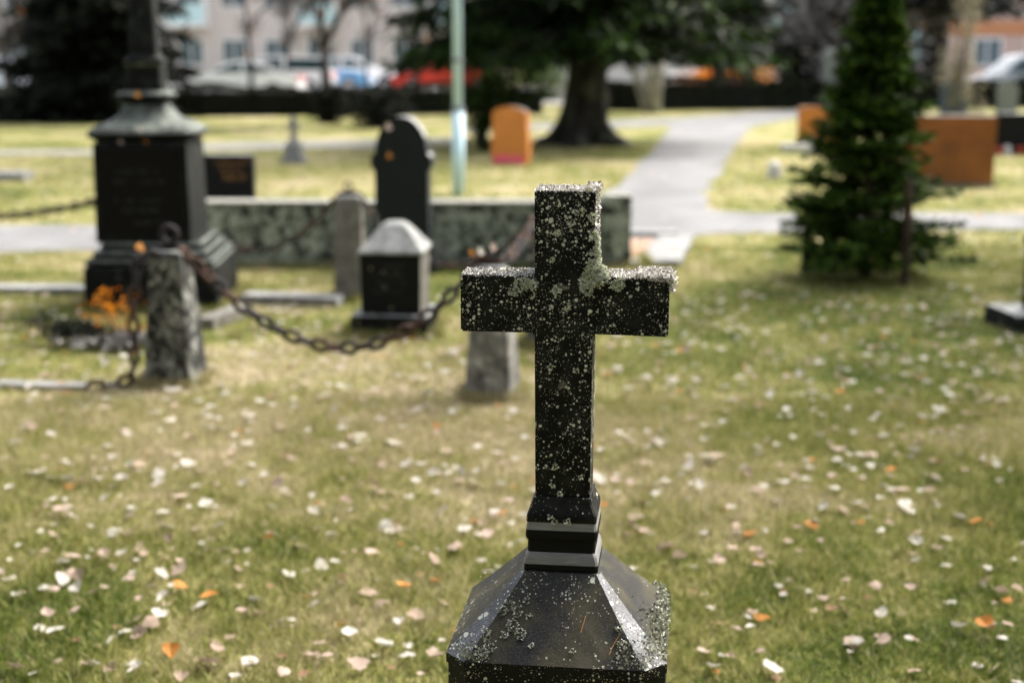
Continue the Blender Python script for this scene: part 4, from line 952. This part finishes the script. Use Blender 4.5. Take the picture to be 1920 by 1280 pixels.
# ------------------------------------------------------------ fallen leaves
def leaf_mesh(kind, mat, sz=1.0, bmx=None, M=None):
    rr = random.Random(kind * 7 + 1); bm = bmx or bmesh.new()
    W_ = (.44, .38, .48, .40, .52, .34)[kind % 6]; curl = (.35, .9, -.45, 1.3, .25, 1.0)[kind % 6]; n = 7
    L = []; Rr = []; C = []
    for i in range(n + 1):
        t_ = i / n; wd = W_ * math.sin(math.pi * min(1, t_ ** .68)) ** .85 * (1 - .38 * t_) * 1.18 * (1 + .10 * (i % 2))
        if kind % 6 == 4 and i in (2, 5): wd *= 1.35
        z = curl * .35 * (t_ - .45) ** 2; y = t_ - .5; e = curl * wd * .45
        C.append((0, y, z + .03)); L.append((-wd, y, z + e + .03 + rr.uniform(-.02, .03))); Rr.append((wd, y, z + e * .7 + .03 + rr.uniform(-.02, .03)))
    def mk(p):
        v = V(p) * sz
        return bm.verts.new(M @ v if M is not None else v)
    c = [mk(p) for p in C]; l = [mk(p) for p in L]; r = [mk(p) for p in Rr]; fs = []
    for i in range(n):
        fs.append(bm.faces.new((l[i], c[i], c[i + 1], l[i + 1]))); fs.append(bm.faces.new((c[i], r[i], r[i + 1], c[i + 1])))
    s = [mk(p) for p in ((-.015, -.5, .03), (.015, -.5, .03), (.02, -.85, .01))]; fs.append(bm.faces.new(s))
    if bmx is not None: return fs
    me = bpy.data.meshes.new('leaf'); bm.to_mesh(me); bm.free(); me.materials.append(mat); return me
keys = ['cream', 'beige', 'pale_pink', 'orange', 'brown']
LMESH = {(k, i): leaf_mesh(i, LEAFM[k], 1.0) for k in keys for i in range(6)}
LLAB = {'cream': ('whitish pale fallen leaf on the lawn', 'whitish fallen leaves scattered on the lawn'), 'beige': ('dull beige fallen leaf on the lawn', 'beige fallen leaves scattered on the lawn'),
    'pale_pink': ('pinkish cream fallen leaf on the lawn', 'pinkish fallen leaves scattered on the lawn'), 'orange': ('small orange fallen leaf on the lawn', 'orange fallen leaves scattered on the lawn'), 'brown': ('brown fallen leaf on the lawn', 'brown fallen leaves scattered on the lawn')}
nleaf = 0; LEAVES = []
def leaf(p, key, size, label=None, rot=None, cat='fallen leaf'):
    global nleaf
    o = bpy.data.objects.new('fallen_leaf', LMESH[(key, random.randrange(6))]); COL.objects.link(o); nleaf += 1; LEAVES.append((o, key)) if not label else None
    o.location = p; o.rotation_euler = rot or (random.gauss(0, .35), random.gauss(0, .35), U(0, 6.28)); o.scale = (size,) * 3
    if label: tag(o, label, cat)
    else: tag(o, LLAB[key][0], cat, LLAB[key][1])
    return o
PX = [(163,763),(200,765),(683,758),(647,789),(487,753),(625,770),(800,737),(945,672),(1322,607),(1240,680),(1380,640),(1633,685),(1372,612),(1300,730),(1475,767),(1570,805),(1395,878),(1710,845),(1545,950),(1175,745),(1125,605),(848,660),(762,870),(815,887),(868,887),(960,770),(645,940),(550,845),(530,800),(575,808),(470,780),(395,800),(350,870),(430,870),(245,870),(125,870),(70,885),(100,896),(128,896),(152,902),(178,897),(95,935),(118,955),(133,965),(230,897),(258,870),(300,888),(296,907),(200,932),(248,958),(308,960),(458,905),(385,942),(212,992),(238,1002),(215,1005),(310,985),(318,1010),(365,990),(100,1004),(118,1055),(195,1040),(230,1037),(270,1038),(133,1072),(148,1080),(115,1086),(80,1103),(145,1104),(176,1109),(242,1084),(285,1096),(303,1078),(338,1067),(378,1035),(412,1032),(445,1068),(305,1120),(297,1148),(255,1162),(280,1165),(265,1188),(393,1098),(375,1135),(480,1120),(88,1149),(140,1141),(100,1177),(75,1175),(210,1200),(405,1210),(465,1237),(207,1252),(255,1255),(25,1248),(453,1145),(484,1148),(523,1165),(655,1185),(690,1110),(708,1130),(672,1245),(610,1225),(820,1230),(530,1255),(695,1032),(720,985),(765,1045),(815,1050),(850,1025),(912,1000),(720,1210),(590,1135),(640,1095),(560,1020),(500,1010),(590,960),(700,905),(830,960),(870,990),(1210,1000),(1185,985),(1375,1028),(1345,1050),(1430,1040),(1420,1055),(1405,1000),(1255,1025),(1272,1045),(1455,940),(1580,955),(1525,978),(1695,945),(1690,915),(1745,920),(1800,968),(1830,980),(1720,1000),(1715,1015),(1760,1028),(1690,1030),(1720,1052),(1640,1095),(1705,1100),(1848,1088),(1880,1107),(1600,1205),(1580,1140),(1655,1148),(1690,1150),(1655,1200),(1445,1248),(1335,1250),(1320,1220),(1865,1250),(1855,1175),(1800,1175),(1905,1105),(1605,945),(1780,740),(1760,770),(1820,800),(1900,690),(1850,720),(1740,600),(1765,610),(1800,590),(1730,575),(1290,875),(1310,905),(1230,925),(1160,690),(1200,640),(1290,655),(1340,800),(1235,830),(1215,805),(1330,860),(1195,870),(1500,700),(1440,720),(60,800),(30,830),(340,930),(410,985),(520,905),(620,1000),(540,1080),(600,1060),(760,1100),(780,1150),(330,760),(740,830),(690,840),(820,800),(890,905),(930,960),(940,905)]
for i, (x, y) in enumerate(PX):
    q = random.random(); key = 'cream' if q < (.62 if y < 1000 else .36) else 'pale_pink' if q < .80 else 'beige' if q < .975 else 'orange'
    leaf(G(x, y, .028), key, U(.044, .066) * (1.0 if y < 1000 else .86))
for (x, y, key, s, lab) in ((137, 1043, 'pale_pink', .072, 'large pinkish leaf at left overlapping a paler leaf'), (391, 1118, 'orange', .06, 'broad orange leaf below a pale leaf at lower left'), (390, 1235, 'beige', .075, 'star shaped beige leaf near the bottom left edge'), (320, 1222, 'orange', .055, 'folded bright orange leaf at lower left'), (340, 1095, 'orange', .05, 'thin bright orange leaf among the lower left leaves'), (1523, 980, 'orange', .05, 'round bright orange leaf right of the pedestal'), (1605, 1208, 'cream', .07, 'heart shaped cream leaf at lower right'), (1850, 1172, 'orange', .07, 'folded orange leaf near the lower right edge'), (118, 955, 'pale_pink', .075, 'pinkish leaf standing up at the left of the lawn')):
    leaf(G(x, y, .03), key, s, lab)
# leaves lying on stones and in chains
leaf(V((mx - .02, my - .168, 1.345)), 'orange', .05, 'orange leaf on the collar of the tall monument', (1.2, 0, .5)); leaf(V((mx + .03, my - .30, 1.135)), 'pale_pink', .05, 'pinkish leaf on the bell cap of the tall monument', (.5, 0, 1))
leaf(V((mx - .10, my - .325, 1.052)), 'pale_pink', .05, 'pinkish leaf on the ledge under the bell cap', (.9, 0, 1)); leaf(V((mx + .05, my - .325, 1.052)), 'orange', .05, 'orange leaf on the ledge under the bell cap', (.9, 0, 1.8))
xh = AT(757, 430, 10.5).x
leaf(AT(728, 237, 10.40), 'pale_pink', .065, 'pinkish leaf stuck to the round topped black headstone', (1.35, 0, .4)); leaf(AT(729, 291, 10.41), 'orange', .06, 'orange leaf stuck to the face of the round topped headstone', (1.4, 0, 1)); leaf(AT(786, 352, 10.43), 'brown', .055, 'brown leaf stuck low on the round topped headstone', (1.4, 0, 2))
leaf(p1 + V((-.115, -.05, .26)), 'cream', .05, 'pale leaf caught on the front left chain post', (1.3, 0, .6)); leaf(p1 + V((-.14, -.02, .68)), 'orange', .05, 'orange leaf caught in the bracket of the front left post', (1, .4, .6))
c0 = sagline(p2 + V((.06, 0, .65)), p3 + V((-.06, 0, .71)), .03)
leaf(p2 + V((-.06, -.03, .70)), 'cream', .05, 'pale leaf caught in the chain above the hidden post', (1, .4, .6)); leaf(p2 + V((.0, -.03, .72)), 'pale_pink', .05, 'pinkish leaf caught on the bolt of the half hidden post', (1.2, .4, .6)); leaf(p2 + V((-.10, -.02, .69)), 'orange', .04, 'orange leaf caught in the chain left of the cross arm', (1.2, .4, 2))
# random ones up to about 300 in all
def leaf_rand(n, d0, d1):
    x, y = lawn_points(n, d0, d1, .385); return x, y
x_, y_ = leaf_rand(600, 3.3, 8.0); k = 0
while nleaf < 299:
    q = random.random(); key = 'cream' if q < .42 else 'pale_pink' if q < .62 else 'beige' if q < .86 else 'orange' if q < .91 else 'brown'
    leaf(V((x_[k], y_[k], .026)), key, U(.03, .06) if key != 'orange' else U(.022, .045)); k += 1
CELL = {}
for o, key in LEAVES:
    q = Vector(o.location) - Vector(cam.location); dz = q.y * math.cos(PITCH) - q.z * math.sin(PITCH)
    px = 960 + q.x / dz * FPX; py = 640 - (q.y * math.sin(PITCH) + q.z * math.cos(PITCH)) / dz * FPX
    if not (0 < px < 1920 and 0 < py < 1280): continue
    if 835 < px < 1250 and py > 980: continue
    cn = ('at the left edge', 'left of centre', 'left of the cross', 'right of the cross', 'towards the right', 'at the right edge')[min(5, int(px // 320))]
    rw = 'on the far lawn' if py < 700 else 'just in front of the posts' if py < 800 else 'on the middle lawn' if py < 900 else 'on the nearer lawn' if py < 1000 else 'in the foreground' if py < 1090 else 'low in the foreground' if py < 1180 else 'along the bottom edge'
    if rw == 'just in front of the posts' and px > 1000: rw = 'midway up the lawn'
    CELL.setdefault((key, cn, rw), []).append((px, o))
WORD = {'cream': 'whitish', 'beige': 'dull beige', 'pale_pink': 'pinkish', 'orange': 'orange', 'brown': 'brown'}
ORD = ['leftmost', 'second', 'third', 'fourth', 'fifth', 'sixth', 'seventh', 'eighth', 'ninth', 'tenth', 'eleventh', 'twelfth']
for (key, cn, rw), ls in CELL.items():
    ls.sort(key=lambda t: t[0])
    for i, (px, o) in enumerate(ls):
        if len(ls) == 1: o['label'] = 'single %s leaf %s, %s' % (WORD[key], rw, cn)
        elif i == len(ls) - 1: o['label'] = 'rightmost %s leaf %s, %s' % (WORD[key], rw, cn)
        else: o['label'] = '%s%s %s leaf %s, %s' % (ORD[min(i, 11)], '' if i == 0 else ' from left', WORD[key], rw, cn)
bm = bmesh.new(); x_, y_ = leaf_rand(1700, 3.4, 9.5); x2, y2 = leaf_rand(700, 9.5, 20); PATHS_, PATHS = PATHS, []; x3, y3 = leaf_rand(160, 10, 24); x2 = np.concatenate([x2, x3]); y2 = np.concatenate([y2, y3])
for X, Y_ in list(zip(x_, y_)) + list(zip(x2, y2)):
    q = random.random(); mi = 0 if q < .50 else 2 if q < .72 else 1 if q < .88 else 3 if q < .93 else 4
    M_ = Matrix.Translation((X, Y_, .022)) @ Matrix.Rotation(U(0, 6.28), 4, 'Z') @ Matrix.Rotation(U(-.3, .3), 4, 'X')
    for f in leaf_mesh(random.randrange(6), None, U(.018, .040) if Y_ < 5 else U(.026, .052) if Y_ < 9.5 else U(.035, .065), bm, M_): f.material_index = mi
tag(from_bm('leaf_litter', bm, [LEAFM[k] for k in keys]), 'many small fallen leaves strewn over the lawn', 'fallen leaves', kind='stuff')
print('LEAVES', nleaf)
